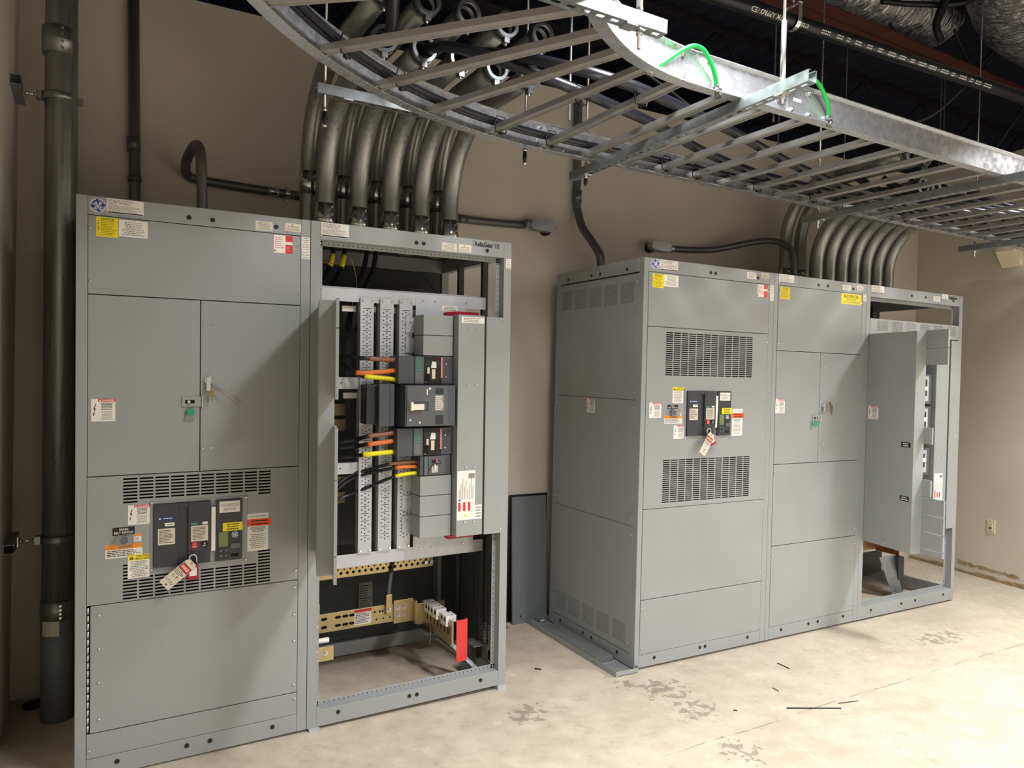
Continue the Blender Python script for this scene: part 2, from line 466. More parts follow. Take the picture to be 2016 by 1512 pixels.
# dark upper reaches behind and beyond the partition walls
struct(mb('deck').box(-5, 15, 8.9, 9, 0, 5.1).build('wall_far'))
struct(mb('deck').box(14.9, 15, -9, 9, 0, 5.1).build('wall_far_right'))

struct(mb('wall_paint').box(-1.35, 12, -8.6, -8.5, 0, WALL_Z).build('wall_front'))
# wall plate on the right wall
t = thing('wall_plate', 'small ivory wall plate with one dark jack on the right wall beyond the cabinets', 'wall plate', (rwx(0.01), 0.01, 0.455))
ax = Vector((RW[1][0]-RW[0][0], RW[1][1]-RW[0][1], 0)).normalized()
XW = Matrix(((ax.x, -ax.y*-1, 0), (ax.y, ax.x*1, 0), (0, 0, 1))).to_4x4()
# local x runs along the wall, local -y leaves the wall
nx = Vector((-1, 0, 0)); nx = (nx-ax*nx.dot(ax)).normalized()
XW = Matrix((( -ax.x if False else ax.x, -nx.x, 0), (ax.y, -nx.y, 0), (0, 0, 1))).to_4x4()
q = mb('ivory'); q.xf = XW; q.box(-0.036, 0.036, -0.007, 0.004, -0.058, 0.058); q.build('plate', None, t, 0.003)
q = mb('ivory'); q.xf = XW; q.box(-0.017, 0.017, -0.010, 0, -0.034, 0.034); q.build('insert', None, t, 0.001)
q = mb('hole'); q.xf = XW; q.box(-0.008, 0.008, -0.0115, 0, -0.018, -0.004); q.build('jack', None, t)
q = mb('zinc'); q.xf = XW; q.cyl((0, 0, 0.047), (0, -0.009, 0.047), 0.004, 10); q.build('screw', None, t)
q = mb('zinc'); q.xf = XW; q.cyl((0, 0, -0.047), (0, -0.009, -0.047), 0.004, 10); q.build('screw', None, t)
# cream wedge-shaped fixture high on the right wall
t = thing('wall_fixture', 'small cream wedge-shaped fixture high on the right wall near the tray end', 'wall fixture', (rwx(-0.1), -0.1, 2.75))
q = mb('ivory'); q.prism([(0.02, 0.07, 0.10), (-0.14, 0.07, 0.10), (-0.14, 0.07, 0.02), (-0.03, 0.07, -0.10), (0.02, 0.07, -0.08)], (0, -0.15, 0)); q.build('housing', None, t, 0.004)
q = mb('wood'); q.box(-0.13, -0.02, -0.09, -0.081, 0.03, 0.09); q.build('cover', None, t)
# ------------------------------------------------------------------ lettered labels and emblems
def stk(parent, rect, base, draw=None, y=-0.0006, name='label', th=0.0006):
    """thin sticker on a front face; draw(q, x0, x1, z0, z1, yf) adds the print"""
    x0, x1, z0, z1 = rect
    q = mb(base); q.box(x0, x1, y, y+th, z0, z1)
    if draw: draw(q, x0, x1, z0, z1, y-0.0002)
    return q.build(name, None, parent)
def fx(a, b, u): return a+(b-a)*u
def d_nameplate(q, x0, x1, z0, z1, y):
    f = lambda u: fx(x0, x1, u); g = lambda v: fx(z0, z1, v)
    q.lines(f(0.04), f(0.96), g(0.62), g(0.95), 4, y, 'ink_soft', 3); q.lines(f(0.04), f(0.96), g(0.14), g(0.58), 7, y, 'ink_soft', 4)
    q.rect(f(0.02), f(0.98), g(0.02), g(0.10), y, 'ink')
def d_notice(q, x0, x1, z0, z1, y):
    f = lambda u: fx(x0, x1, u); g = lambda v: fx(z0, z1, v)
    q.text('NOTICE', f(0.22), f(0.80), g(0.86), g(0.96), y, 'ink', 0.02)
    rd = random.Random(2)
    for k in range(9):
        a, b = g(0.80-k*0.088), g(0.84-k*0.088)
        q.lines(f(0.2), f(0.97), a-(b-a)*0.2, b, 1, y, 'ink', 10+k)
        if k in (2, 4, 5): q.rect(f(0.06), f(0.13), a, b, y, 'ink')
        else: q.rect(f(0.08), f(0.11), a, b, y, 'ink_soft')
def d_greek(n=8, seed=1, m='ink_soft', center=True, pad=0.08):
    def d(q, x0, x1, z0, z1, y):
        q.lines(fx(x0, x1, pad), fx(x0, x1, 1-pad), fx(z0, z1, pad), fx(z0, z1, 1-pad), n, y, m, seed, center)
    return d
def d_cert(q, x0, x1, z0, z1, y):
    f = lambda u: fx(x0, x1, u); g = lambda v: fx(z0, z1, v)
    q.m('ink_soft'); q.disc((f(0.45), g(0.82)), (z1-z0)*0.10, 12, y); q.lines(f(0.1), f(0.9), g(0.5), g(0.66), 2, y, 'ink', 5, True); q.lines(f(0.06), f(0.94), g(0.08), g(0.42), 3, y, 'ink_soft', 6)
def d_redwhite(q, x0, x1, z0, z1, y):
    f = lambda u: fx(x0, x1, u); g = lambda v: fx(z0, z1, v)
    q.rect(f(0.62), f(1), g(0.66), g(1), y, 'red'); q.rect(f(0.62), f(1), g(0), g(0.5), y, 'red')
    q.lines(f(0.05), f(0.58), g(0.25), g(0.92), 6, y, 'pink', 3); q.lines(f(0.66), f(0.94), g(0.1), g(0.42), 4, y-0.0001, 'pink', 8)
    q.m('red'); q.disc((f(0.06), g(0.12)), (x1-x0)*0.05, 10, y)
def d_vert(a, b):
    def d(q, x0, x1, z0, z1, y):
        n = len(a); h = (z1-z0)/n
        for k, t in enumerate(a):
            if t: q.text(t, fx(x0, x1, 0.12), fx(x0, x1, 0.88), z1-(k+0.82)*h, z1-(k+0.25)*h, y, 'ink', 0.01, 'c')
    return d
def bolt_mark(q, x0, x1, z0, z1, y):
    P = [(0.62, 1.0), (0.18, 0.52), (0.46, 0.56), (0.28, 0.22), (0.12, 0.26), (0.34, 0.0), (0.50, 0.26), (0.38, 0.24), (0.72, 0.70), (0.44, 0.64), (0.80, 1.0)]
    q.m('ink'); q.poly([(fx(x0, x1, a), y, fx(z0, z1, b)) for a, b in P])
def warn_tri(q, cx, cz, s, y, m, inner=None):
    q.m(m); q.poly([(cx-s, y, cz-s*0.8), (cx+s, y, cz-s*0.8), (cx, y, cz+s*0.9)])
    if inner:
        q.m(inner); q.poly([(cx-s*0.12, y-0.0001, cz-s*0.2), (cx+s*0.12, y-0.0001, cz-s*0.2), (cx+s*0.16, y-0.0001, cz+s*0.5), (cx-s*0.16, y-0.0001, cz+s*0.5)])
        q.disc((cx, cz-s*0.48), s*0.13, 8, y-0.0001)
def d_danger(q, x0, x1, z0, z1, y):
    f = lambda u: fx(x0, x1, u); g = lambda v: fx(z0, z1, v)
    q.rect(f(0.28), f(1), g(0.87), g(1), y, 'red'); q.text('DANGER', f(0.44), f(0.97), g(0.89), g(0.98), y-0.0002, 'white', 0.02)
    warn_tri(q, f(0.36), g(0.93), (x1-x0)*0.055, y-0.0002, 'white')
    bolt_mark(q, f(0.03), f(0.26), g(0.22), g(0.78), y)
    q.lines(f(0.31), f(0.98), g(0.5), g(0.84), 5, y, 'ink', 7, True, 0.5); q.lines(f(0.33), f(0.96), g(0.06), g(0.46), 7, y, 'ink_soft', 8, True)
def d_caution(q, x0, x1, z0, z1, y):
    f = lambda u: fx(x0, x1, u); g = lambda v: fx(z0, z1, v)
    q.rect(x0, x1, g(0.76), z1, y, 'yellow'); warn_tri(q, f(0.17), g(0.88), (x1-x0)*0.11, y-0.0002, 'ink', 'yellow')
    q.text('CAUTION', f(0.40), f(0.97), g(0.89), g(0.98), y-0.0002, 'ink', 0.02); q.text('MISE EN GARDE', f(0.36), f(0.99), g(0.78), g(0.86), y-0.0002, 'ink', 0.02)
    q.lines(f(0.06), f(0.95), g(0.05), g(0.74), 10, y, 'ink_soft', 9, True, 0.5)
def d_warning(q, x0, x1, z0, z1, y):
    f = lambda u: fx(x0, x1, u); g = lambda v: fx(z0, z1, v)
    q.rect(x0, x1, g(0.64), z1, y, 'orange'); warn_tri(q, f(0.36), g(0.82), (x1-x0)*0.035, y-0.0002, 'ink'); q.text('WARNING', f(0.44), f(0.74), g(0.72), g(0.92), y-0.0002, 'ink', 0.02)
    q.lines(f(0.04), f(0.96), g(0.08), g(0.58), 4, y, 'ink', 11, False, 0.45)
def d_black2(a, b):
    def d(q, x0, x1, z0, z1, y):
        f = lambda u: fx(x0, x1, u); g = lambda v: fx(z0, z1, v)
        q.text(a, f(0.15), f(0.85), g(0.56), g(0.86), y, 'white', 0.02, 'c'); q.text(b, f(0.08), f(0.92), g(0.14), g(0.46), y, 'white', 0.02)
    return d
def d_service(q, x0, x1, z0, z1, y):
    f = lambda u: fx(x0, x1, u); g = lambda v: fx(z0, z1, v)
    q.text('SERVICE DISCONNECT', f(0.08), f(0.92), g(0.905), g(0.935), y, 'ink', 0.02)
    q.lines(f(0.06), f(0.94), g(0.5), g(0.64), 4, y, 'ink', 12, True); q.lines(f(0.06), f(0.94), g(0.06), g(0.46), 8, y, 'ink_soft', 13, True)
def emblem(parent, cx, cz, r, y=-0.0006):
    q = mb('white'); q.tube([(cx, y+0.0006, cz), (cx, y, cz)], r, 40, True, False)
    q.m('blue'); q.disc((cx, cz), r*0.93, 40, y-0.0002)
    yy = y-0.0004
    for k in range(4):
        a0 = PI/2*k+0.35
        pts = [(cx+math.cos(a0+t*1.05)*r*(0.86-0.02*math.sin(t*PI)), cz+math.sin(a0+t*1.05)*r*(0.86-0.02*math.sin(t*PI))) for t in [i/10 for i in range(11)]]
        q.ribbon(pts, r*0.10, yy, 'white')
        ex = a0+1.05
        q.ribbon([(cx+math.cos(ex)*r*0.86, cz+math.sin(ex)*r*0.86), (cx+math.cos(ex+0.10)*r*0.78, cz+math.sin(ex+0.10)*r*0.78), (cx+math.cos(ex-0.06)*r*0.70, cz+math.sin(ex-0.06)*r*0.70)], r*0.07, yy, 'white')
    G = [(-0.47, 0.26), (-0.46, 0.12), (-0.34, 0.06), (-0.20, 0.16), (-0.13, 0.32), (-0.20, 0.42), (-0.30, 0.34), (-0.27, 0.14), (-0.12, 0.02), (0.03, 0.06), (-0.02, -0.10), (-0.09, -0.30), (-0.22, -0.46), (-0.36, -0.46), (-0.40, -0.34), (-0.28, -0.20), (-0.06, -0.06), (0.10, 0.02)]
    E_ = [(0.36, 0.42), (0.42, 0.32), (0.32, 0.22), (0.22, 0.28), (0.24, 0.42), (0.34, 0.50), (0.20, 0.44), (0.12, 0.22), (0.20, 0.06), (0.38, 0.06), (0.20, 0.0), (0.08, -0.18), (0.12, -0.40), (0.30, -0.50), (0.46, -0.40), (0.46, -0.22), (0.34, -0.14), (0.24, -0.24), (0.30, -0.36)]
    for P in (G, E_):
        q.ribbon([(cx+p.x*r*1.1, cz+p.y*r*1.1) for p in spline([(a, b, 0) for a, b in P], 5)], r*0.10, yy, 'white')
    return q.build('emblem', None, parent)

# ------------------------------------------------------------------ closed cabinet parts
HC = 2.324
def frame_closed(root, x0, x1, depth, lp, rp, top=0.077, base=0.077, open_z=None):
    """folded steel frame: corner posts, header, plinth, rails, roof and back"""
    q = mb('paint'); d = 0.045
    for yy in (0.0, depth-d):
        q.box(x0, x0+lp, yy, yy+d, 0, HC); q.box(x1-rp, x1, yy, yy+d, 0, HC)
        q.box(x0+lp, x1-rp, yy+(0.0005 if yy == 0 else 0), yy+d, HC-top, HC-0.0005); q.box(x0+lp, x1-rp, yy+(0.0005 if yy == 0 else 0), yy+d, 0.0005, base)
    for a, b in ((x0, x0+lp), (x1-rp, x1)):
        q.box(a, b, d, depth-d, HC-top, HC); q.box(a, b, d, depth-d, 0, base)
    f = q.build('frame', None, root, 0.003)
    q = mb('paint'); q.box(x0+0.01, x1-0.01, 0.01, depth-0.01, HC-0.003, HC+0.001); q.build('roof_plate', None, root)
    q = mb('paint_inside'); q.box(x0+lp, x1-rp, depth-0.006, depth-0.004, base-0.02, HC-top+0.02); q.build('rear_panel', None, root)
    return f
def panel(root, name, x0, x1, z0, z1, th=0.018, m='paint', y=0.0, bev=0.002):
    g = 0.0018
    q = mb(m); q.box(x0+g, x1-g, y-0.0005, y+th, z0+g, z1-g); return q.build(name, None, root, bev)
def vent_panel(root, name, x0, x1, z0, z1, groups, th=0.018):
    g = 0.0018; holes = []
    for (a, b, c, d, nc, nr, skip) in groups:
        px = (b-a)/nc; pz = (d-c)/nr
        for i in range(nc):
            for j in range(nr):
                if skip and skip(i, j): continue
                holes.append((round(a+i*px+px*0.06, 5), round(a+(i+1)*px-px*0.06, 5), round(c+j*pz+pz*0.24, 5), round(c+(j+1)*pz-pz*0.24, 5)))
    q = mb('paint'); q.holes_plate(x0+g, x1-g, z0+g, z1-g, holes, -0.0005, 0.0015)
    for a, b, c, d in ((x0+g, x0+g+0.002, z0+g, z1-g), (x1-g-0.002, x1-g, z0+g, z1-g), (x0+g+0.002, x1-g-0.002, z0+g, z0+g+0.002), (x0+g+0.002, x1-g-0.002, z1-g-0.002, z1-g)): q.box(a, b, 0.0015, th, c, d)
    o = q.build(name, None, root)
    return o
def plugs(root, pts, y=-0.0006):
    for x, z in pts: PLUG.put(root, (x, y, z))
def screws(root, pts, y=-0.0005):
    for x, z in pts: SCREW.put(root, (x, y, z))

def main_breaker(root, dx, dz):
    """large draw-out breaker looking through the door: positions are those of the left cabinet, shifted"""
    X = lambda v: v+dx
    Z = lambda v: v+dz
    q = mb('trim_grey'); e = (X(-0.648), X(-0.266), Z(0.811), Z(1.097)); i = (X(-0.636), X(-0.288), Z(0.823), Z(1.087))
    q.m('paint'); q.box(e[0], i[0], -0.004, 0.01, e[2], e[3]); q.box(i[1], e[1], -0.004, 0.01, e[2], e[3]); q.box(i[0], i[1], -0.004, 0.01, e[2], i[2]); q.box(i[0], i[1], -0.004, 0.01, i[3], e[3])
    q.build('trim_ring', None, root, 0.0015)
    B = mb('main_breaker')
    B.box(X(-0.635), X(-0.545), -0.014, 0.05, Z(0.824), Z(1.086))
    B.box(X(-0.545), X(-0.505), -0.006, 0.05, Z(0.824), Z(1.086)); B.box(X(-0.545), X(-0.505), -0.014, -0.006, Z(1.069), Z(1.086))
    B.box(X(-0.505), X(-0.417), -0.018, 0.05, Z(0.880), Z(1.086)); B.box(X(-0.505), X(-0.417), -0.012, 0.05, Z(0.824), Z(0.880))
    B.m('breaker_dark'); B.box(X(-0.500), X(-0.440), -0.0135, -0.012, Z(0.832), Z(0.866))
    B.m('hole'); B.box(X(-0.417), X(-0.395), 0.0, 0.05, Z(0.824), Z(1.086))
    B.m('main_breaker'); B.box(X(-0.395), X(-0.289), -0.014, 0.05, Z(0.824), Z(1.086))
    b = B.build('circuit_breaker', None, root, 0.0015)
    q = mb('white'); q.prism([(X(-0.415), -0.012, Z(0.87)), (X(-0.397), -0.012, Z(0.87)), (X(-0.397), -0.016, Z(1.06)), (X(-0.415), -0.016, Z(1.06))], (0, 0.010, 0)); q.build('charging_handle', None, b, 0.002)
    q = mb('red'); q.box(X(-0.492), X(-0.469), -0.022, -0.018, Z(0.892), Z(0.917)); q.text('O', X(-0.484), X(-0.477), Z(0.905), Z(0.913), -0.0222, 'white'); q.lines(X(-0.489), X(-0.472), Z(0.896), Z(0.902), 1, -0.0222, 'white', 2); q.build('off_button', None, b, 0.001)
    q = mb('black'); q.box(X(-0.454), X(-0.428), -0.022, -0.018, Z(0.892), Z(0.916)); q.text('I', X(-0.443), X(-0.439), Z(0.904), Z(0.912), -0.0222, 'white'); q.lines(X(-0.451), X(-0.431), Z(0.896), Z(0.901), 1, -0.0222, 'white', 3); q.build('on_button', None, b, 0.001)
    q = mb('breaker_dark'); q.box(X(-0.389), X(-0.341), -0.0155, -0.014, Z(0.834), Z(0.953)); q.m('lcd'); q.box(X(-0.385), X(-0.348), -0.0175, -0.0155, Z(0.886), Z(0.948))
    for k in range(4):
        q.m('trim_grey'); q.cyl((X(-0.376+0.021*(k % 2)), -0.0155, Z(0.868-0.022*(k//2))), (X(-0.376+0.021*(k % 2)), -0.0185, Z(0.868-0.022*(k//2))), 0.006, 10)
    q.build('display', None, b)
    q = mb('breaker_dark'); q.box(X(-0.336), X(-0.297), -0.0155, -0.014, Z(0.872), Z(0.955)); q.m('trim_grey'); q.prism([(X(-0.336), -0.0155, Z(0.874)), (X(-0.297), -0.0155, Z(0.874)), (X(-0.297), -0.0155, Z(0.896)), (X(-0.336), -0.0155, Z(0.896))], (0, -0.004, 0))
    q.m('hole'); q.box(X(-0.334), X(-0.304), -0.0155, -0.014, Z(0.838), Z(0.850)); q.build('trip_unit', None, b)
    emblem(b, X(-0.319), Z(0.933), 0.013, -0.0162)
    stk(b, (X(-0.619), X(-0.557), Z(1.017), Z(1.034)), 'navy', lambda q, x0, x1, z0, z1, y: (q.m('white'), q.disc((fx(x0, x1, 0.1), fx(z0, z1, 0.5)), 0.004, 10, y), q.lines(fx(x0, x1, 0.3), fx(x0, x1, 0.95), fx(z0, z1, 0.3), fx(z0, z1, 0.75), 1, y, 'white', 5)), -0.0146)
    stk(b, (X(-0.594), X(-0.558), Z(0.993), Z(1.007)), 'white', d_greek(1, 4), -0.0146)
    stk(b, (X(-0.620), X(-0.556), Z(0.917), Z(0.984)), 'cream', d_greek(9, 5, 'ink', False), -0.0146)
    stk(b, (X(-0.494), X(-0.428), Z(0.920), Z(0.986)), 'cream', d_greek(9, 6, 'ink', False), -0.0186)
    stk(b, (X(-0.494), X(-0.470), Z(0.990), Z(0.998)), 'teal', None, -0.0186); stk(b, (X(-0.450), X(-0.430), Z(0.990), Z(1.000)), 'white', None, -0.0186)
    def d_behind(q, x0, x1, z0, z1, y):
        q.text('KEY ACTR NAMEPLATE LOCATED', fx(x0, x1, 0.06), fx(x0, x1, 0.95), fx(z0, z1, 0.52), fx(z0, z1, 0.8), y, 'ink', 0.0); q.text('BEHIND THIS DOOR', fx(x0, x1, 0.2), fx(x0, x1, 0.8), fx(z0, z1, 0.16), fx(z0, z1, 0.42), y, 'ink', 0.0)
    stk(b, (X(-0.382), X(-0.299), Z(1.031), Z(1.079)), 'white', d_behind, -0.0148)
    stk(b, (X(-0.369), X(-0.288), Z(0.951), Z(0.987)), 'yellow', d_greek(3, 7, 'ink'), -0.0182)
    for x, z in ((-0.642, 1.092), (-0.272, 1.088), (-0.642, 0.816), (-0.272, 0.816)): SCREW.put(root, (X(x), -0.004, Z(z)))
    return b
def relt_switch(root, x0, x1, z0, z1):
    cx, cz = (x0+x1)/2, (z0+z1)/2; rx, rz = (x1-x0)/2, (z1-z0)/2
    q = mb('clear')
    oct_ = [(cx+rx*a, cz+rz*b) for a, b in ((1, 0.4), (0.7, 1), (-0.7, 1), (-1, 0.4), (-1, -0.4), (-0.7, -1), (0.7, -1), (1, -0.4))]
    q.prism([(a, 0, b) for a, b in oct_], (0, -0.030, 0)); c = q.build('switch_cover', None, root, 0.003)
    q = mb('breaker_dark'); q.cyl((cx, -0.001, cz), (cx, -0.012, cz), rz*0.62, 24); q.m('navy'); q.box(cx-0.004, cx+0.004, -0.022, -0.012, cz-rz*0.5, cz+rz*0.5); q.build('selector_knob', None, c)
    return c
def padlock(name, label, loc, rot, group):
    t = thing('padlock', label, 'padlock', loc, rot, group)
    q = mb('crimson'); q.box(-0.0215, 0.0215, -0.011, 0.011, -0.056, 0); q.box(-0.024, 0.024, -0.0125, 0.0125, -0.060, -0.052); q.build('body', None, t, 0.003)
    q = mb('white'); q.box(-0.014, 0.014, -0.0118, -0.011, -0.044, -0.010); q.lines(-0.011, 0.011, -0.022, -0.014, 2, -0.0119, 'ink_soft', 3); q.build('label', None, t)
    pts = [(-0.0145, 0, -0.004), (-0.0145, 0, 0.028)]+[(-0.0145*math.cos(a), 0, 0.028+0.0145*math.sin(a)) for a in [PI*k/10 for k in range(1, 10)]]+[(0.0145, 0, 0.028), (0.0145, 0, -0.004)]
    q = mb('zinc'); q.tube(pts, 0.0033, 10); q.build('shackle', None, t)
    return t
def danger_tag(label, loc, rot, scribble, group):
    """local: hangs down -z from its eyelet at the origin, facing -y"""
    t = thing('lockout_tag', label, 'tag', loc, rot, group)
    q = mb('cream'); P = [(-0.018, 0.010), (0.018, 0.010), (0.026, -0.004), (0.026, -0.130), (-0.026, -0.130), (-0.026, -0.004)]
    q.prism([(a, 0, b) for a, b in P], (0, 0.0008, 0)); y = -0.0002
    q.rect(-0.024, 0.024, -0.042, -0.014, y, 'ink'); q.rect(-0.022, 0.022, -0.040, -0.016, y-0.0001, 'red'); q.text('DANGER', -0.019, 0.019, -0.034, -0.022, y-0.0002, 'white', 0.02)
    q.lines(-0.023, 0.023, -0.066, -0.045, 4, y, 'ink', 4)
    for k in range(5): q.rect(-0.023, 0.023, -0.078-0.0105*k, -0.0774-0.0105*k, y, 'ink_soft')
    for st in scribble: q.ribbon(st, 0.0022, y-0.0002, 'ink')
    q.build('tag_card', None, t)
    q = mb('steel_key'); q.tube([(0.004*math.cos(a), -0.0006, 0.002+0.004*math.sin(a)) for a in [2*PI*k/14 for k in range(15)]], 0.0012, 6); q.build('eyelet', None, t)
    return t
def hasp_lock(root, hx0, hx1, hz0, hz1, lx, lz, split):
    q = mb('paint'); q.box(hx0, hx1, -0.006, 0, hz0, hz1); q.m('hole'); q.box(hx0+0.012, hx1-0.035, -0.0065, -0.006, (hz0+hz1)/2-0.007, (hz0+hz1)/2+0.007); q.m('zinc'); q.cyl((hx0+0.026, -0.006, (hz0+hz1)/2), (hx0+0.026, -0.014, (hz0+hz1)/2), 0.006, 12)
    q.cyl((split+0.008, -0.009, hz0-0.004), (split+0.008, -0.009, hz1+0.004), 0.004, 10)
    h = q.build('hasp', None, root, 0.001)
    q = mb('zinc'); q.cyl((lx, 0, lz), (lx, -0.010, lz), 0.016, 20); q.box(lx-0.009, lx+0.009, -0.020, -0.008, lz-0.045, lz+0.014); k = q.build('latch_handle', None, root, 0.002)
    return h
# ------------------------------------------------------------------ left line-up: closed main cabinet
RA = (0, -0.0106, 0); OA = (0, 0, 0.012)
def leveled(p):
    """a point of the slightly leaning left line-up in room coordinates"""
    c, s = math.cos(-0.0106), math.sin(-0.0106); x, y, z = p
    return Vector((x*c+z*s, y, 0.012+z*c-x*s))
GRP = 'grey switchboard cabinets'
A1 = thing('electrical_cabinet', 'nearest grey switchboard cabinet at far left, large main breaker in slotted panel', 'electrical cabinet', OA, RA, GRP)
DA = 0.82
frame_closed(A1, -0.914, -0.001, DA, 0.040, 0.043, 0.075, 0.081)
q = mb('paint_dark'); q.box(-0.913, -0.911, 0.045, DA-0.045, 0.08, 2.25); q.build('side_panel', None, A1)
xl, xr = -0.8745, -0.0435
panel(A1, 'top_panel', xl, xr, 1.936, 2.248)
panel(A1, 'door', xl, -0.460, 1.212, 1.936); panel(A1, 'door', -0.460, xr, 1.212, 1.936)
def sk_top(i, j): return (j < 6 and 0 < i < 9) or (j == 4 and i == 9) or False
vg = []
cw = (0.75-0.164)/10
def slots(i0, i1, z0, z1, n): return (-0.75+cw*i0, -0.75+cw*i1, z0, z1, i1-i0, n, None)
vg = [slots(0, 1, 1.095, 1.203, 8), slots(1, 9, 1.109, 1.203, 7), slots(9, 10, 1.095, 1.203, 8),
      slots(0, 1, 0.703, 0.852, 11), slots(1, 9, 0.703, 0.797, 7), slots(9, 10, 0.703, 0.852, 11)]
vent_panel(A1, 'breaker_panel', xl, xr, 0.697, 1.212, vg)
panel(A1, 'lower_door', xl+0.012, xr, 0.183, 0.697)
q = mb('zinc')
for k in range(16): q.cyl((xl+0.006, 0.004, 0.19+k*0.0315), (xl+0.006, 0.004, 0.217+k*0.0315), 0.004, 8)
q.build('hinge', None, A1)
panel(A1, 'kick_panel', xl, xr, 0.081, 0.183)
plugs(A1, [(-0.507, 2.277), (-0.415, 2.277), (-0.152, 2.277), (-0.764, 0.050), (-0.504, 0.050), (-0.412, 0.049), (-0.151, 0.048)])
screws(A1, [(-0.865, 2.197), (-0.864, 1.989), (-0.054, 2.196), (-0.052, 1.987), (-0.448, 1.835), (-0.415, 1.835), (-0.448, 1.31), (-0.415, 1.31), (-0.054, 1.16), (-0.054, 0.74),
            (-0.83, 0.655), (-0.83, 0.52), (-0.83, 0.385), (-0.83, 0.235), (-0.06, 0.665), (-0.06, 0.54), (-0.06, 0.42), (-0.06, 0.22), (-0.864, 0.115), (-0.055, 0.155)])
emblem(A1, -0.839, 2.2865, 0.0285)
stk(A1, (-0.809, -0.677, 2.262, 2.320), 'white', d_nameplate)
stk(A1, (-0.845, -0.768, 2.165, 2.243), 'yellow', d_notice); stk(A1, (-0.766, -0.662, 2.173, 2.240), 'white', d_greek(8, 3))
stk(A1, (-0.241, -0.168, 2.255, 2.296), 'cream', d_greek(5, 4)); stk(A1, (-0.115, -0.044, 2.264, 2.300), 'cream', d_cert)
stk(A1, (-0.162, -0.081, 2.164, 2.242), 'white', d_redwhite)
stk(A1, (-0.042, -0.004, 2.196, 2.245), 'white', d_vert(['MAIN', 'BONDING', 'JUMPER', 'IN THIS', 'SECTION'], 0)); stk(A1, (-0.041, -0.003, 2.147, 2.1955), 'white', d_vert(['GROUNDING', 'ELECTRODE', 'IN THIS', 'SECTION'], 0))
stk(A1, (-0.860, -0.776, 1.432, 1.522), 'white', d_danger); stk(A1, (-0.729, -0.649, 1.008, 1.088), 'white', d_danger)
stk(A1, (-0.784, -0.704, 0.970, 1.002), 'black', d_black2('MAIN', 'RELT SWITCH'), -0.0015, 'nameplate', 0.0015)
stk(A1, (-0.708, -0.680, 0.938, 0.972), 'white', lambda q, x0, x1, z0, z1, y: (q.rect(x0, x1, fx(z0, z1, 0.66), z1, y, 'orange'), q.lines(x0+0.002, x1-0.002, z0+0.003, fx(z0, z1, 0.6), 3, y, 'ink_soft', 3)))
stk(A1, (-0.809, -0.676, 0.879, 0.933), 'white', d_warning); stk(A1, (-0.729, -0.649, 0.789, 0.885), 'white', d_caution)
relt_switch(A1, -0.776, -0.709, 0.926, 0.972)
stk(A1, (-0.265, -0.177, 0.849, 1.014), 'white', d_service); stk(A1, (-0.265, -0.163, 0.958, 0.990), 'vermilion', d_greek(2, 9, 'ink'), -0.0012)
main_breaker(A1, 0, 0)
hasp_lock(A1, -0.531, -0.447, 1.487, 1.529, -0.429, 1.598, -0.460)
q = mb('steel_key'); q.box(-0.425, -0.409, -0.022, -0.0205, 1.528, 1.556); q.box(-0.4195, -0.4145, -0.022, -0.0205, 1.505, 1.53); q.build('key', None, A1)
q = mb('steel_key'); q.tube(spline([(-0.420, -0.010, 1.582), (-0.37, -0.03, 1.552), (-0.33, -0.032, 1.530), (-0.298, -0.022, 1.502)], 5), 0.0014, 6); q.tube(spline([(-0.420, -0.010, 1.575), (-0.37, -0.03, 1.54), (-0.34, -0.034, 1.515), (-0.312, -0.026, 1.492)], 5), 0.0014, 6); q.build('tie_wire', None, A1)
q = mb('teal'); q.box(-0.512, -0.484, -0.014, -0.006, 1.450, 1.478); q.m('clear'); q.box(-0.5165, -0.4795, -0.015, -0.005, 1.436, 1.452); q.m('zinc'); q.tube([(-0.498, -0.010, 1.478), (-0.500, -0.011, 1.49), (-0.505, -0.010, 1.507)], 0.001, 6); q.build('seal', None, A1)
GL_ = 'lockout padlocks and tags'
def in_A(p): return tuple(leveled(p))
padlock('padlock', 'red lockout padlock on the slotted breaker panel of the nearest left cabinet', in_A((-0.4885, -0.034, 0.826)), RA, GL_)
danger_tag('white danger tag with handwriting on the red padlock of the nearest left cabinet', in_A((-0.497, -0.047, 0.834)), (0, R(52), 0),
           [[(-0.018, -0.072), (-0.006, -0.070), (-0.016, -0.080), (-0.004, -0.081)], [(0.002, -0.070), (0.012, -0.071)], [(0.007, -0.070), (0.006, -0.082)], [(-0.02, -0.098), (-0.014, -0.108), (-0.006, -0.097), (0.0, -0.108), (0.008, -0.098), (0.014, -0.108), (0.02, -0.1)], [(-0.004, -0.116), (0.006, -0.124)], [(0.005, -0.116), (-0.004, -0.125)]], GL_)
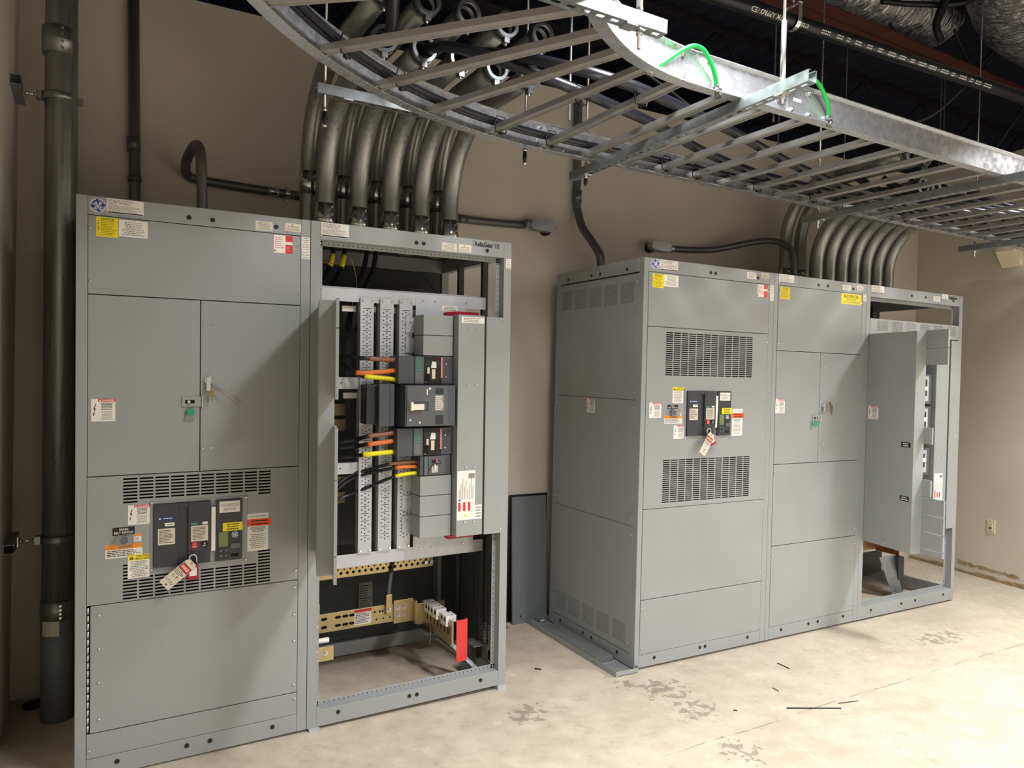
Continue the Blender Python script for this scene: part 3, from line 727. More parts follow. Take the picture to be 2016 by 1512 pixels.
# ------------------------------------------------------------------ left line-up: open feeder cabinet
def holes_run(q, p0, p1, n, r, axis, m='hole'):
    """row of small punched holes, drawn as dark discs lying on a flange (axis = outward normal)"""
    q.m(m); a = Vector(axis).normalized(); t = (Vector(p1)-Vector(p0)).normalized(); b = a.cross(t)
    for k in range(n):
        c = Vector(p0).lerp(Vector(p1), k/(n-1))+a*0.0004
        q.poly([c+(t*math.cos(2*PI*j/8)+b*math.sin(2*PI*j/8))*r for j in range(8)])
def open_frame(root, x0, x1, depth, post, header, base):
    q = mb('paint'); d = 0.05; fl = 0.022
    for yy, s in ((0.0, 1), (depth-d, -1)):
        q.box(x0, x0+post, yy, yy+d, 0, HC); q.box(x1-post, x1, yy, yy+d, 0, HC)
        q.box(x0+post, x1-post, yy+0.0005, yy+0.004, HC-header, HC-0.0005); q.box(x0+post, x1-post, yy+0.0005, yy+0.004, 0.0005, base)
        q.box(x0+post, x1-post, yy+0.004, yy+d, HC-header, HC-header+0.003); q.box(x0+post, x1-post, yy+0.004, yy+d, base-0.003, base)
        q.box(x0+post, x1-post, yy+d-0.003, yy+d, HC-header-fl, HC-header); q.box(x0+post, x1-post, yy+d-0.003, yy+d, base, base+fl)
        q.box(x0+post, x0+post+fl, yy+d-0.003, yy+d, base, HC-header); q.box(x1-post-fl, x1-post, yy+d-0.003, yy+d, base, HC-header)
    for xx in (x0, x1-post):
        q.box(xx, xx+post, d, depth-d, HC-header, HC); q.box(xx, xx+post, d, depth-d, 0, base)
    yf = d-0.003
    holes_run(q, (x0+post+0.05, yf, HC-header-fl/2), (x1-post-0.04, yf, HC-header-fl/2), 38, 0.0028, (0, -1, 0))
    holes_run(q, (x0+post+0.05, yf, base+fl/2), (x1-post-0.04, yf, base+fl/2), 38, 0.0028, (0, -1, 0))
    holes_run(q, (x0+post+fl/2, yf, base+0.05), (x0+post+fl/2, yf, HC-header-0.05), 72, 0.0028, (0, -1, 0))
    holes_run(q, (x1-post-fl/2, yf, base+0.05), (x1-post-fl/2, yf, HC-header-0.05), 72, 0.0028, (0, -1, 0))
    holes_run(q, (x0+post+0.05, depth-d, base+fl/2), (x1-post-0.04, depth-d, base+fl/2), 38, 0.0028, (0, -1, 0))
    for xx in (x0+post+fl/2, x1-post-fl/2):
        for zz in (base+fl/2, HC-header-fl/2): q.m('zinc'); q.cyl((xx, yf, zz), (xx, yf-0.006, zz), 0.006, 8)
    f = q.build('frame', None, root, 0.002)
    q = mb('paint_inside'); q.box(x0+0.005, x1-0.005, 0.006, depth-0.006, HC-0.004, HC-0.001); q.build('roof_plate', None, root)
    return f
def side_bolts(root, xs, zs):
    for z in zs: SCREW.put(root, (xs, 0.046, z))
def perf_rows(x0, x1, z0, z1, pitch):
    n = int((x1-x0)/pitch); zr = []; rows = []; h = pitch/2; nz = int((z1-z0)/h)
    for j in range(nz):
        zr.append((z0+j*h, z0+(j+1)*h)); off = 0.5 if j % 2 == 0 else 1.0
        rows.append([x0+(i+off)*pitch for i in range(n) if x0+(i+off+0.5)*pitch <= x1+1e-6])
    return zr, rows
def perf_panel(q, x0, x1, z0, z1, bands, pitch=0.0175, r=0.0041):
    """flat sheet with bands of several clusters of staggered holes: bands = [(za, zb, [(xa, xb), ...])]"""
    z = z0
    for za, zb, cl in bands:
        h = pitch/2; nz = int(round((zb-za)/h)); zb = za+nz*h
        if za-z > 1e-6: q.box(x0, x1, 0, 0.0015, z, za)
        zr = [(za+j*h, za+(j+1)*h) for j in range(nz)]; rows = []
        for j in range(nz):
            off = 0.5 if j % 2 == 0 else 1.0; hs = []
            for xa, xb in cl:
                n = int(round((xb-xa)/pitch)); hs += [xa+(i+off)*pitch for i in range(n-(j % 2))]
            rows.append(hs)
        q.round_rows(x0, x1, zr, rows, pitch, r); z = zb
    if z1-z > 1e-6: q.box(x0, x1, 0, 0.0015, z, z1)
    return q
def bus_cover(q, x0, x1, z0, z1, zb0, zb1, y):
    """folded strip with a repeating print of bars and holes"""
    q.m('galv_flat'); q.box(x0, x1, y-0.012, y-0.010, z0, z1); q.box(x0, x0+0.002, y-0.010, y+0.02, z0, z1); q.box(x1-0.002, x1, y-0.010, y+0.02, z0, z1)
    c = (x0+x1)/2; z = zb1; yy = y-0.0124; w_ = (x1-x0)
    def dot(a, b):
        q.m('hole'); q.disc((a, b), 0.0034, 8, yy)
    while z > zb0:
        q.rect(c-w_*0.30, c+w_*0.30, z-0.0012, z+0.0012, yy, 'hole')
        dot(c, z-0.009); dot(c-w_*0.25, z-0.018); dot(c+w_*0.25, z-0.018); dot(c, z-0.027)
        z -= 0.0365
def swing_door(root, hinge, d, zr, length, fold, fill, gaps, thick=0.016):
    """deep stepped cover hinged at the left post and swung out towards the room"""
    d = Vector((d[0], d[1], 0)).normalized(); p = Vector((-d.y, d.x, 0))      # p points to the right of the opened leaf
    Mx = Matrix(((d.x, p.x, 0, hinge[0]), (d.y, p.y, 0, hinge[1]), (0, 0, 1, 0), (0, 0, 0, 1)))
    z0, z1 = zr
    q = mb('paint'); q.xf = Mx
    q.box(0, length, -0.002, 0, z0, z1); q.box(0.0, 0.002, 0, thick, z0, z1)
    q.box(0, length, 0, thick, z1-0.002, z1); q.box(0, length, 0, thick, z0, z0+0.002)
    q.box(length-0.002, length, 0, fold, z0, z1)
    D = q.build('swing_cover', None, root, 0.001)
    for (a, b, ln) in fill:
        q = mb('paint'); q.xf = Mx; q.box(length, length+ln, fold-0.002, fold, a+0.0015, b-0.0015)
        q.box(length+ln-0.002, length+ln, fold, fold+0.010, a+0.0015, b-0.0015); q.box(length+0.004, length+ln, fold, fold+0.008, b-0.0035, b-0.0015); q.build('filler_plate', None, D)
    return D, Mx

A2 = thing('electrical_cabinet', 'open grey switchboard cabinet second from left, showing black breakers, yellow and orange taped cables', 'electrical cabinet', OA, RA, GRP)
W2 = 1.0475
open_frame(A2, 0.001, W2, DA, 0.044, 0.081, 0.077)
YS = 0.19
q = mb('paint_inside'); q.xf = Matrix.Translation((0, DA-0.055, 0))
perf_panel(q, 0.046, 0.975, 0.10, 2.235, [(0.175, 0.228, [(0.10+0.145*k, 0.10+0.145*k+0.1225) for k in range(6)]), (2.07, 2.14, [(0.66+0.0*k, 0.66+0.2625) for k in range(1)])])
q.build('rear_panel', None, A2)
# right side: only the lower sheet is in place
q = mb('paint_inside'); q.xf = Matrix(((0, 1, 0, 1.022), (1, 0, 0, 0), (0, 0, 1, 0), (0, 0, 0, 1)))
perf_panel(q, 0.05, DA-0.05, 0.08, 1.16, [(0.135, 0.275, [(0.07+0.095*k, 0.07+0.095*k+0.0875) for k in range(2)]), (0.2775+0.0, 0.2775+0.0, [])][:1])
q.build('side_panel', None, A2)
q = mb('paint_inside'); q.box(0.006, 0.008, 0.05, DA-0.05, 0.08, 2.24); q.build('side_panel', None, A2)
# punched inner posts
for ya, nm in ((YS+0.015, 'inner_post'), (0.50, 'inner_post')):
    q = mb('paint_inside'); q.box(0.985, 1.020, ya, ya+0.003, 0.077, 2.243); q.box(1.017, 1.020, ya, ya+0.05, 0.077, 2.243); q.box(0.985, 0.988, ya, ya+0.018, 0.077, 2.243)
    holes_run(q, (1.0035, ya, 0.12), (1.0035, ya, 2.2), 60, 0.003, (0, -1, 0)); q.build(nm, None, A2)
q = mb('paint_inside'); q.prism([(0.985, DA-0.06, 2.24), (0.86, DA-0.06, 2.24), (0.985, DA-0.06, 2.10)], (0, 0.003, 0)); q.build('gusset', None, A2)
# bus support rails
for z0, z1, lip, za, zb in ((1.985, 2.050, 2.0485, 1.93, 2.02), (0.672, 0.735, 0.6705, 0.70, 0.79)):
    q = mb('galv_flat'); q.box(0.05, 1.0, YS, YS+0.002, z0, z1); q.box(0.05, 1.0, YS, YS+0.035, lip, lip+0.002)
    if z0 > 1: q.box(0.05, 1.0, YS+0.033, YS+0.035, 2.05, 2.058)
    q.box(0.592, 0.88 if z0 > 1 else 0.94, YS-0.002, YS, za, zb); br = q.build('bus_support_rail', None, A2)
    for x in (0.63, 0.70, 0.88): SCREW.put(br, (x, YS-0.002, 2.012 if z0 > 1 else 0.725))
for z0, z1, x1 in ((1.555, 1.615, 0.37), (1.135, 1.193, 0.30)):
    q = mb('galv_flat'); q.box(0.05, x1, YS, YS+0.002, z0, z1); q.box(0.05, x1, YS, YS+0.03, z1-0.002, z1); q.m('hole'); q.disc((0.204, (z0+z1)/2), 0.004, 8, YS-0.0004); q.build('cross_rail', None, A2)
for x0, x1 in ((0.298, 0.367), (0.401, 0.472), (0.503, 0.574)):
    q = mb(); bus_cover(q, x0-0.004, x1-0.004, 0.735, 2.008, 0.80, 1.955, YS)
    for xx in (x0+0.008, x1-0.012):
        q.m('zinc'); q.cyl((xx, YS-0.012, 1.995), (xx, YS-0.017, 1.995), 0.006, 8); q.cyl((xx, YS-0.012, 0.748), (xx, YS-0.017, 0.748), 0.006, 8)
    q.build('bus_cover', None, A2)
# phase bars in the wireway behind the covers
for x in (0.335, 0.437, 0.540): q = mb('galv_flat'); q.box(x-0.03, x+0.03, YS+0.06, YS+0.07, 0.70, 2.02); q.build('busbar', None, A2)
for z in (1.44, 1.36, 1.06, 0.98): q = mb('tin_bus'); q.box(0.06, 0.30, 0.42, 0.43, z-0.03, z+0.03); q.build('cross_bus', None, A2)
q = mb('paint_inside'); q.box(0.05, 0.98, 0.46, 0.464, 0.72, 2.04); q.build('barrier', None, A2)
for x, z in ((0.255, 1.955), (0.383, 1.958), (0.487, 1.958), (0.265, 1.522), (0.60, 1.955)):
    h = 0.035 if x < 0.3 or x > 0.55 else 0.012; q = mb('white'); q.box(x-h, x+h, YS+0.045, YS+0.055, z-0.015, z+0.013); q.build('insulator', None, A2)
# blank filler boxes in front of unused breaker spaces
YF = 0.053
for z0, z1, xs in ((1.829, 1.932, 0.578), (1.726, 1.828, 0.578), (1.021, 1.121, 0.570), (0.917, 1.020, 0.570), (0.807, 0.916, 0.570)):
    q = mb('paint'); q.box(xs, 0.741, YF, YS-0.014, z0+0.001, z1-0.001); fb = q.build('filler_box', None, A2, 0.002)
    q = mb('galv_flat'); q.box(xs-0.046, xs, YS-0.018, YS-0.015, z0+0.015, z1-0.012); q.m('zinc'); q.cyl((xs-0.02, YS-0.018, z1-0.035), (xs-0.02, YS-0.023, z1-0.035), 0.005, 8); q.build('mounting_tab', None, fb)
# covers on the right
q = mb('paint'); q.box(0.747, 0.895, 0, 0.002, 0.810, 1.936); q.box(0.747, 0.749, 0.002, 0.10, 0.812, 1.934); q.box(0.893, 0.895, 0.002, 0.05, 0.812, 1.934); cv = q.build('wireway_cover', None, A2, 0.001)
q = mb('paint'); q.box(0.906, 1.008, -0.001, 0.001, 0.807, 1.932); q.box(0.906, 0.908, 0.001, 0.03, 0.809, 1.93); q.build('wireway_cover', None, A2, 0.001)
screws(A2, [(0.802, 1.862), (0.853, 1.861), (0.800, 1.581), (0.852, 1.581), (0.797, 1.161), (0.848, 1.161), (0.793, 0.881), (0.845, 0.879)], -0.0002); screws(A2, [(1.0, 1.908), (1.001, 0.828)], -0.0012)
stk(cv, (0.763, 0.893, 1.895, 1.926), 'white', d_greek(3, 5, 'ink_soft', False))
def d_form(q, x0, x1, z0, z1, y):
    f = lambda u: fx(x0, x1, u); g = lambda v: fx(z0, z1, v)
    for k in range(3): q.rect(f(0.06+0.27*k), f(0.20+0.27*k), g(0.18), g(0.36), y, 'red')
    for k in range(9):
        a = 0.1+0.095*k; q.m('ink_soft'); q.poly([(f(a), y, g(0.42)), (f(a+0.03), y, g(0.42)), (f(a+0.03), y, g(0.62+0.28*((k*7) % 5)/5)), (f(a), y, g(0.62+0.28*((k*7) % 5)/5))])
    q.rect(f(0.62), f(0.96), g(0.84), g(0.94), y, 'ink_soft'); q.m('blue'); q.disc((f(0.14), g(0.40)), 0.006, 10, y); q.m('yellow'); q.disc((f(0.45), g(0.09)), 0.006, 8, y)
stk(cv, (0.750, 0.852, 0.893, 1.144), 'white', d_form); stk(cv, (0.8525, 0.891, 0.893, 0.965), 'white', d_greek(4, 6))
q = mb('crimson'); q.box(0.772, 0.915, 0.10, 0.13, 1.937, 1.960); q.prism([(0.772, 0.10, 1.937), (0.735, 0.13, 1.937), (0.735, 0.13, 1.955), (0.772, 0.10, 1.960)], (0, 0.03, 0)); q.build('bus_end_cover', None, A2, 0.002)
q = mb('crimson'); q.box(0.74, 0.89, 0.08, 0.13, 0.782, 0.803); q.build('bus_end_cover', None, A2, 0.002)
stk(A2, (0.74, 0.83, 1.964, 1.994), 'white', d_greek(3, 4), YS-0.0032)
# feeder breakers: one large, two medium, one small
def feeder(z0, z1, y, xa, xb, xc, xd, small=False):
    q = mb('breaker'); q.box(xa, xb-0.001, y+0.004, YS, z0, z1); q.box(xb, xd, y+0.004, YS, z0, z1)
    b = q.build('circuit_breaker', None, A2, 0.002)
    q = mb('breaker_face'); q.box(xb+0.002, xc, y, y+0.004, z0+0.001, z1-0.001)
    q.lines(xb+0.006, xc-0.004, z0+(z1-z0)*0.45, z1-0.01, 9, y-0.0003, 'teal', 3, False, 0.4); q.lines(xb+0.006, xc-0.004, z0+0.01, z0+(z1-z0)*0.42, 5, y-0.0003, 'ink_soft', 5, False, 0.4); q.build('label_plate', None, b)
    return b
for z0, z1 in ((1.585, 1.722), (1.225, 1.364)):
    y = 0.05; xs = -0.003 if z0 < 1.5 else 0
    b = feeder(z0, z1, y, 0.449+xs, 0.533+xs, 0.582+xs, 0.742)
    q = mb('black'); q.box(0.584, 0.681, y-0.001, y+0.006, z0+0.003, z1-0.003); q.m('breaker_dark'); q.box(0.588, 0.675, y-0.002, y-0.001, z1-0.05, z1-0.022)
    q.m('hole'); q.box(0.59, 0.61, y-0.004, y-0.001, z0+0.01, z0+0.05); q.m('zinc'); q.cyl((0.592, y-0.001, z0+0.010), (0.592, y-0.004, z0+0.010), 0.003, 8); q.build('accessory_bay', None, b)
    q = mb('white'); q.prism([(0.618, y-0.004, z1-0.058), (0.648, y-0.004, z1-0.058), (0.647, y-0.004, z1-0.027), (0.625, y-0.004, z1-0.025)], (0, 0.003, 0)); q.m('ivory'); q.box(0.598, 0.610, y-0.006, y-0.001, z1-0.086, z1-0.055); q.box(0.624, 0.643, y-0.003, y-0.001, z1-0.112, z1-0.064); q.build('toggle', None, b)
    q = mb('pink'); q.box(0.672, 0.682, y-0.006, y, z0+0.03, z1-0.004); q.build('barrier_strip', None, b, 0.001)
    for dz in (0.035, 0.10): SCREW.put(b, (0.703, y+0.003, z0+dz))
yb = 0.0
q = mb('breaker'); q.box(0.466, 0.735, yb+0.004, YS, 1.376, 1.578); q.box(0.352, 0.407, 0.055, YS, 1.378, 1.582); q.box(0.409, 0.432, 0.060, YS, 1.378, 1.582)
big = q.build('circuit_breaker', None, A2, 0.002)
q = mb('breaker_dark'); q.box(0.30, 0.352, 0.09, YS, 1.385, 1.578); q.build('terminal_shield', None, big, 0.002)
q = mb('breaker_face'); q.holes_plate(0.474, 0.690, 1.379, 1.576, [(0.490, 0.585, 1.452, 1.497)], yb, yb+0.004); q.m('breaker_dark'); q.box(0.490, 0.585, yb+0.02, yb+0.021, 1.452, 1.497)
q.m('ink_soft'); q.box(0.620, 0.671, yb-0.001, yb, 1.452, 1.53); q.lines(0.624, 0.668, 1.455, 1.527, 7, yb-0.0013, 'white', 5, False, 0.5); q.rect(0.624, 0.668, 1.535, 1.565, yb-0.0004, 'breaker_dark'); q.rect(0.624, 0.668, 1.385, 1.43, yb-0.0004, 'breaker_dark')
q.rect(0.577, 0.582, 1.53, 1.56, yb-0.0004, 'white'); q.m('white'); q.disc((0.594, 1.562), 0.006, 10, yb-0.0004); q.disc((0.492, 1.408), 0.005, 10, yb-0.0004); q.disc((0.542, 1.395), 0.005, 10, yb-0.0004)
q.build('front_cover', None, big, 0.001)
q = mb('white'); q.box(0.493, 0.557, yb-0.022, yb+0.02, 1.458, 1.487); q.box(0.486, 0.500, yb-0.024, yb+0.01, 1.455, 1.498); q.build('toggle', None, big, 0.003)
b = feeder(1.124, 1.222, 0.05, 0.569, 0.588, 0.611, 0.735)
q = mb('breaker_face'); q.box(0.613, 0.704, 0.048, 0.054, 1.127, 1.219); q.m('galv_flat'); q.box(0.628, 0.662, 0.044, 0.048, 1.138, 1.172); q.m('white'); q.box(0.640, 0.646, 0.036, 0.044, 1.155, 1.180); q.m('black'); q.box(0.630, 0.652, 0.044, 0.048, 1.188, 1.203); q.m('pink'); q.box(0.652, 0.662, 0.044, 0.048, 1.188, 1.205)
q.build('accessory_bay', None, b)
q = mb('black'); q.tube(spline([(0.612, 0.042, 1.15), (0.63, 0.036, 1.178), (0.655, 0.038, 1.182), (0.672, 0.036, 1.185), (0.668, 0.036, 1.197), (0.654, 0.04, 1.199)], 5), 0.0018, 6); q.build('control_wire', None, b)
# opened cover on the left
swing_door(A2, (0.035, -0.003), (-0.25, -0.968), (0.812, 1.933), 0.400, 0.062, [(1.813, 1.931, 0.15), (1.535, 1.813, 0.15), (1.225, 1.427, 0.15), (0.925, 1.225, 0.15), (0.814, 0.925, 0.15)], None)
# brass-coloured earth and neutral bars
q = mb('tin_bus'); q.box(0.075, 0.845, 0.50, 0.507, 0.532, 0.598); q.box(0.055, 0.075, 0.46, 0.507, 0.532, 0.598)
for k in range(17): holes = (0.275+0.034*k); q.m('hole'); q.disc((holes, 0.556), 0.0085, 10, 0.4995); q.disc((holes-0.017, 0.576), 0.0052, 8, 0.4995)
q.m('zinc'); q.cyl((0.80, 0.50, 0.56), (0.80, 0.485, 0.56), 0.012, 8); q.cyl((0.832, 0.50, 0.56), (0.832, 0.485, 0.56), 0.012, 8)
q.build('ground_bar', None, A2, 0.001)
q = mb('tin_bus'); q.box(0.055, 0.062, 0.20, 0.42, 0.40, 0.56); q.box(0.055, 0.14, 0.30, 0.306, 0.40, 0.47); q.build('riser_bar', None, A2, 0.001)
q = mb('tin_bus'); q.box(0.06, 0.70, 0.50, 0.510, 0.250, 0.350); q.box(0.607, 0.72, 0.488, 0.50, 0.240, 0.368); q.box(0.72, 0.732, 0.45, 0.50, 0.232, 0.362); q.box(0.732, 0.83, 0.45, 0.46, 0.226, 0.345); q.box(0.86, 0.93, 0.515, 0.525, 0.20, 0.32)
q.m('hole')
for x in (0.22, 0.295, 0.335, 0.372):
    for z in (0.278, 0.322): q.poly([(x+0.011*math.cos(a)+(0.006 if math.cos(a) > 0 else -0.006), 0.4994, z+0.008*math.sin(a)) for a in [2*PI*k/12 for k in range(12)]])
for x in (0.50, 0.53, 0.545): q.disc((x, 0.318), 0.006, 8, 0.4994)
for x in (0.51, 0.55, 0.59): q.disc((x, 0.276), 0.005, 8, 0.4994)
nb = q.build('neutral_bar', None, A2, 0.001)
for x in (0.632, 0.668):
    for z in (0.285, 0.325): BOLT.put(nb, (x, 0.488, z))
stk(nb, (0.385, 0.48, 0.262, 0.345), 'white', lambda q, x0, x1, z0, z1, y: (q.rect(x0, x1, fx(z0, z1, 0.82), z1, y, 'red'), q.lines(fx(x0, x1, 0.06), fx(x0, x1, 0.94), fx(z0, z1, 0.08), fx(z0, z1, 0.78), 7, y, 'ink', 4)), 0.4992)
q = mb('tin_bus'); q.box(0.558, 0.592, 0.478, 0.498, 0.30, 0.41); q.build('cable_lug', None, nb, 0.002); BOLT.put(nb, (0.575, 0.478, 0.325))
q = mb('tin_bus'); q.box(0.788, 0.799, 0.12, 0.50, 0.205, 0.335)
for k in range(7): q.m('hole'); q.box(0.7874, 0.788, 0.16+0.045*k, 0.172+0.045*k, 0.255, 0.285)
lb = q.build('lug_bar', None, A2, 0.001)
for k, y in enumerate((0.46, 0.42, 0.385, 0.345, 0.30, 0.215, 0.175)):
    q = mb('white'); q.box(0.772, 0.832, y-0.016, y+0.014, 0.318, 0.352); q.box(0.772, 0.785, y-0.016, y+0.014, 0.298, 0.318); q.m('ink_soft'); q.cyl((0.815, y, 0.352), (0.815, y, 0.3535), 0.007, 8); q.m('hole'); q.box(0.7715, 0.772, y-0.009, y+0.008, 0.322, 0.342); q.build('terminal_lug', None, lb, 0.002)
q = mb('red_plate'); q.box(0.805, 0.868, 0.098, 0.101, 0.124, 0.344); q.box(0.866, 0.869, 0.098, 0.128, 0.150, 0.344); q.build('end_shield', None, A2, 0.001)
q = mb('strut'); q.box(0.925, 1.012, 0.13, 0.26, 0.170, 0.173); q.box(1.009, 1.012, 0.13, 0.26, 0.012, 0.17); q.box(0.925, 1.012, 0.257, 0.26, 0.012, 0.17); q.prism([(0.80, 0.30, 0.205), (0.83, 0.30, 0.205), (0.99, 0.13, 0.02), (0.96, 0.13, 0.02)], (0, 0.003, 0)); q.build('support_bracket', None, A2, 0.001)
q = mb('strut'); q.box(0.74, 0.80, 0.35, 0.48, 0.196, 0.199); q.tube([(0.775, 0.36, 0.235), (0.77, 0.36, 0.14)], 0.004, 6); q.build('support_plate', None, A2)
q = mb('tin_bus'); q.box(0.055, 0.152, 0.095, 0.101, 0.262, 0.330); q.m('white'); q.cyl((0.062, 0.14, 0.345), (0.14, 0.14, 0.345), 0.013, 12); gl = q.build('ground_lug_plate', None, A2, 0.001); BOLT.put(gl, (0.112, 0.095, 0.300))
q = mb('joist'); q.box(0.046, 0.062, 0.06, 0.066, 0.045, 0.15); q.m('zinc'); q.cyl((0.05, 0.06, 0.11), (0.05, 0.02, 0.11), 0.004, 8); q.cyl((0.05, 0.06, 0.085), (0.05, 0.0, 0.085), 0.003, 8); q.build('leveling_bracket', None, A2)
stk(A2, (0.497, 0.580, 0.255, 0.410), 'ink_soft', d_greek(9, 7, 'ink', False), DA-0.0562, 'instruction_sheet')
stk(A2, (0.047, 0.176, 2.258, 2.321), 'white', d_nameplate); stk(A2, (0.648, 0.730, 2.249, 2.289), 'cream', d_greek(5, 4)); stk(A2, (0.741, 0.813, 2.252, 2.289), 'cream', d_cert)
q = mb(); q.ribbon([(p.x, p.y) for p in spline([(0.828, 2.318, 0), (0.822, 2.308, 0), (0.826, 2.295, 0), (0.822, 2.288, 0)], 5)], 0.002, -0.0004, 'ink'); q.text('ReliaGear', 0.832, 0.938, 2.287, 2.313, -0.0004, 'ink', 0.03); q.text('SB', 0.944, 0.976, 2.287, 2.310, -0.0004, 'ink', 0.0); q.build('lettering', None, A2)
stk(A2, (1.016, 1.0465, 2.190, 2.240), 'white', d_vert(['NEUTRAL', 'DISCONNECT', 'IN THIS', 'SECTION'], 0))
plugs(A2, [(0.513, 2.273), (0.551, 2.272), (0.903, 2.270), (0.148, 0.050), (0.504, 0.050), (0.544, 0.049), (0.899, 0.049)])
side_bolts(A2, 0.058, [2.18, 2.10, 2.03, 1.99, 0.45, 0.38, 0.33, 0.29]); side_bolts(A2, 0.990, [2.19, 2.10, 2.02, 1.96, 0.76, 0.70, 0.60, 0.12])
for x in (0.03, W2-0.03):
    q = mb('galv_flat'); q.box(x-0.02, x+0.028, -0.012, 0.06, -0.012 if x < 0.5 else -0.024, 0.0); q.build('shim', None, A2)

# feeder cables
GC = 'black feeder cables with coloured tape ends in the open left cabinet'
def feeder_cable(pts, tape, color, label, r=0.0105):
    P = spline([leveled(p) for p in pts], 8); base = P[0]
    t = thing('feeder_cable', label, 'cable', base, (0, 0, 0), GC)
    L_ = [0.0]
    for a, b in zip(P[:-1], P[1:]): L_.append(L_[-1]+(b-a).length)
    k = next(i for i, l in enumerate(L_) if l >= tape)
    global OFF; keep = OFF; OFF = base
    q = mb('cable'); q.tube(P, r, 12); q.build('jacket', None, t)
    q = mb(color); q.tube(P[:k+1], r*1.12, 12); q.build('tape', None, t)
    OFF = keep
for pts, tp, col, lab in (
    ([(0.450, 0.10, 1.701), (0.323, 0.10, 1.706), (0.262, 0.12, 1.709), (0.19, 0.2, 1.724), (0.10, 0.32, 1.74)], 0.13, 'tape_brown', 'brown-taped black cable into the topmost breaker of the open left cabinet'),
    ([(0.450, 0.10, 1.650), (0.35, 0.10, 1.640), (0.252, 0.11, 1.638), (0.215, 0.17, 1.68), (0.12, 0.28, 1.75)], 0.20, 'tape_orange', 'orange-taped black cable into the topmost breaker of the open left cabinet'),
    ([(0.450, 0.10, 1.605), (0.303, 0.10, 1.619), (0.27, 0.15, 1.63), (0.19, 0.2, 1.68), (0.10, 0.3, 1.74)], 0.15, 'tape_yellow', 'yellow-taped black cable into the topmost breaker of the open left cabinet'),
    ([(0.446, 0.10, 1.340), (0.314, 0.10, 1.327), (0.275, 0.16, 1.307), (0.19, 0.2, 1.29), (0.10, 0.3, 1.27)], 0.13, 'tape_brown', 'brown-taped black cable into the breaker below the large one'),
    ([(0.446, 0.10, 1.300), (0.312, 0.10, 1.287), (0.275, 0.16, 1.274), (0.19, 0.2, 1.263), (0.10, 0.3, 1.25)], 0.135, 'tape_orange', 'orange-taped black cable into the breaker below the large one'),
    ([(0.446, 0.10, 1.246), (0.300, 0.10, 1.238), (0.27, 0.16, 1.225), (0.19, 0.2, 1.218), (0.10, 0.3, 1.21)], 0.15, 'tape_yellow', 'yellow-taped black cable into the breaker below the large one'),
    ([(0.575, 0.10, 1.191), (0.439, 0.10, 1.187), (0.337, 0.17, 1.152), (0.26, 0.2, 1.128), (0.185, 0.2, 1.078), (0.13, 0.25, 1.0)], 0.14, 'tape_brown', 'brown-taped thin black cable into the smallest breaker, curving down left'),
    ([(0.575, 0.10, 1.166), (0.455, 0.10, 1.165), (0.338, 0.17, 1.134), (0.26, 0.2, 1.106), (0.185, 0.2, 1.052), (0.13, 0.25, 0.97)], 0.12, 'tape_orange', 'orange-taped thin black cable into the smallest breaker, curving down left'),
    ([(0.575, 0.10, 1.134), (0.456, 0.10, 1.123), (0.338, 0.17, 1.065), (0.26, 0.2, 1.032), (0.185, 0.2, 1.002), (0.12, 0.25, 0.93)], 0.12, 'tape_yellow', 'yellow-taped thin black cable into the smallest breaker, curving down left')):
    feeder_cable(pts, tp, col, lab, 0.0105 if tp != 0.12 and tp != 0.14 else 0.0085)
t = thing('ground_cable', 'grey-black earthing cable from the brass bar down to the neutral bar lug', 'cable', leveled((0.597, 0.49, 0.60)))
keep = OFF; OFF = leveled((0.597, 0.49, 0.60))
q = mb('cable'); P = spline([leveled(p) for p in ((0.61, 0.46, 0.72), (0.600, 0.485, 0.60), (0.585, 0.49, 0.50), (0.575, 0.488, 0.41))], 6); q.tube(P, 0.010, 10); q.build('jacket', None, t)
q = mb('pvc_grey'); q.tube(P[-9:], 0.0113, 10); q.build('sleeve', None, t); OFF = keep
# loose wires hanging in the dark top of the open cabinet
GW = 'thin loose wires in the top of the open left cabinet'
for k, (pts, lab) in enumerate((
    ([(0.07, 0.2, 2.17), (0.14, 0.24, 2.172), (0.22, 0.26, 2.175)], 'thin reddish wire lying across the dark top left of the open left cabinet'),
    ([(0.30, 0.35, 2.22), (0.32, 0.34, 2.14), (0.315, 0.3, 2.07), (0.29, 0.24, 2.055)], 'thin pale wire dangling in the dark top of the open left cabinet'))):
    P = spline([leveled(p) for p in pts], 6); t = thing('wire', lab, 'wire', P[0], group=GW); keep = OFF; OFF = P[0]
    q = mb('tape_brown' if k == 0 else 'ivory'); q.tube(P, 0.0016, 6); q.build('strand', None, t); OFF = keep
GW = 'thick black cables hanging inside the open left cabinet'
for k, x in enumerate((0.16, 0.22, 0.34, 0.39)):
    P = spline([leveled(p) for p in ((x+0.08, 0.45, 2.30), (x+0.05, 0.42, 2.18), (x-0.02, 0.36, 2.05), (x-0.06, 0.32, 1.85))], 6); t = thing('hanging_cable', 'thick black cable hanging in the dark top of the open left cabinet', 'cable', P[0], group=GW); keep = OFF; OFF = P[0]
    q = mb('cable'); q.tube(P, 0.013, 8); q.build('jacket', None, t)
    if k in (0, 1): q = mb('tape_yellow'); q.tube(P[3:7], 0.0142, 8); q.build('tape', None, t)
    OFF = keep
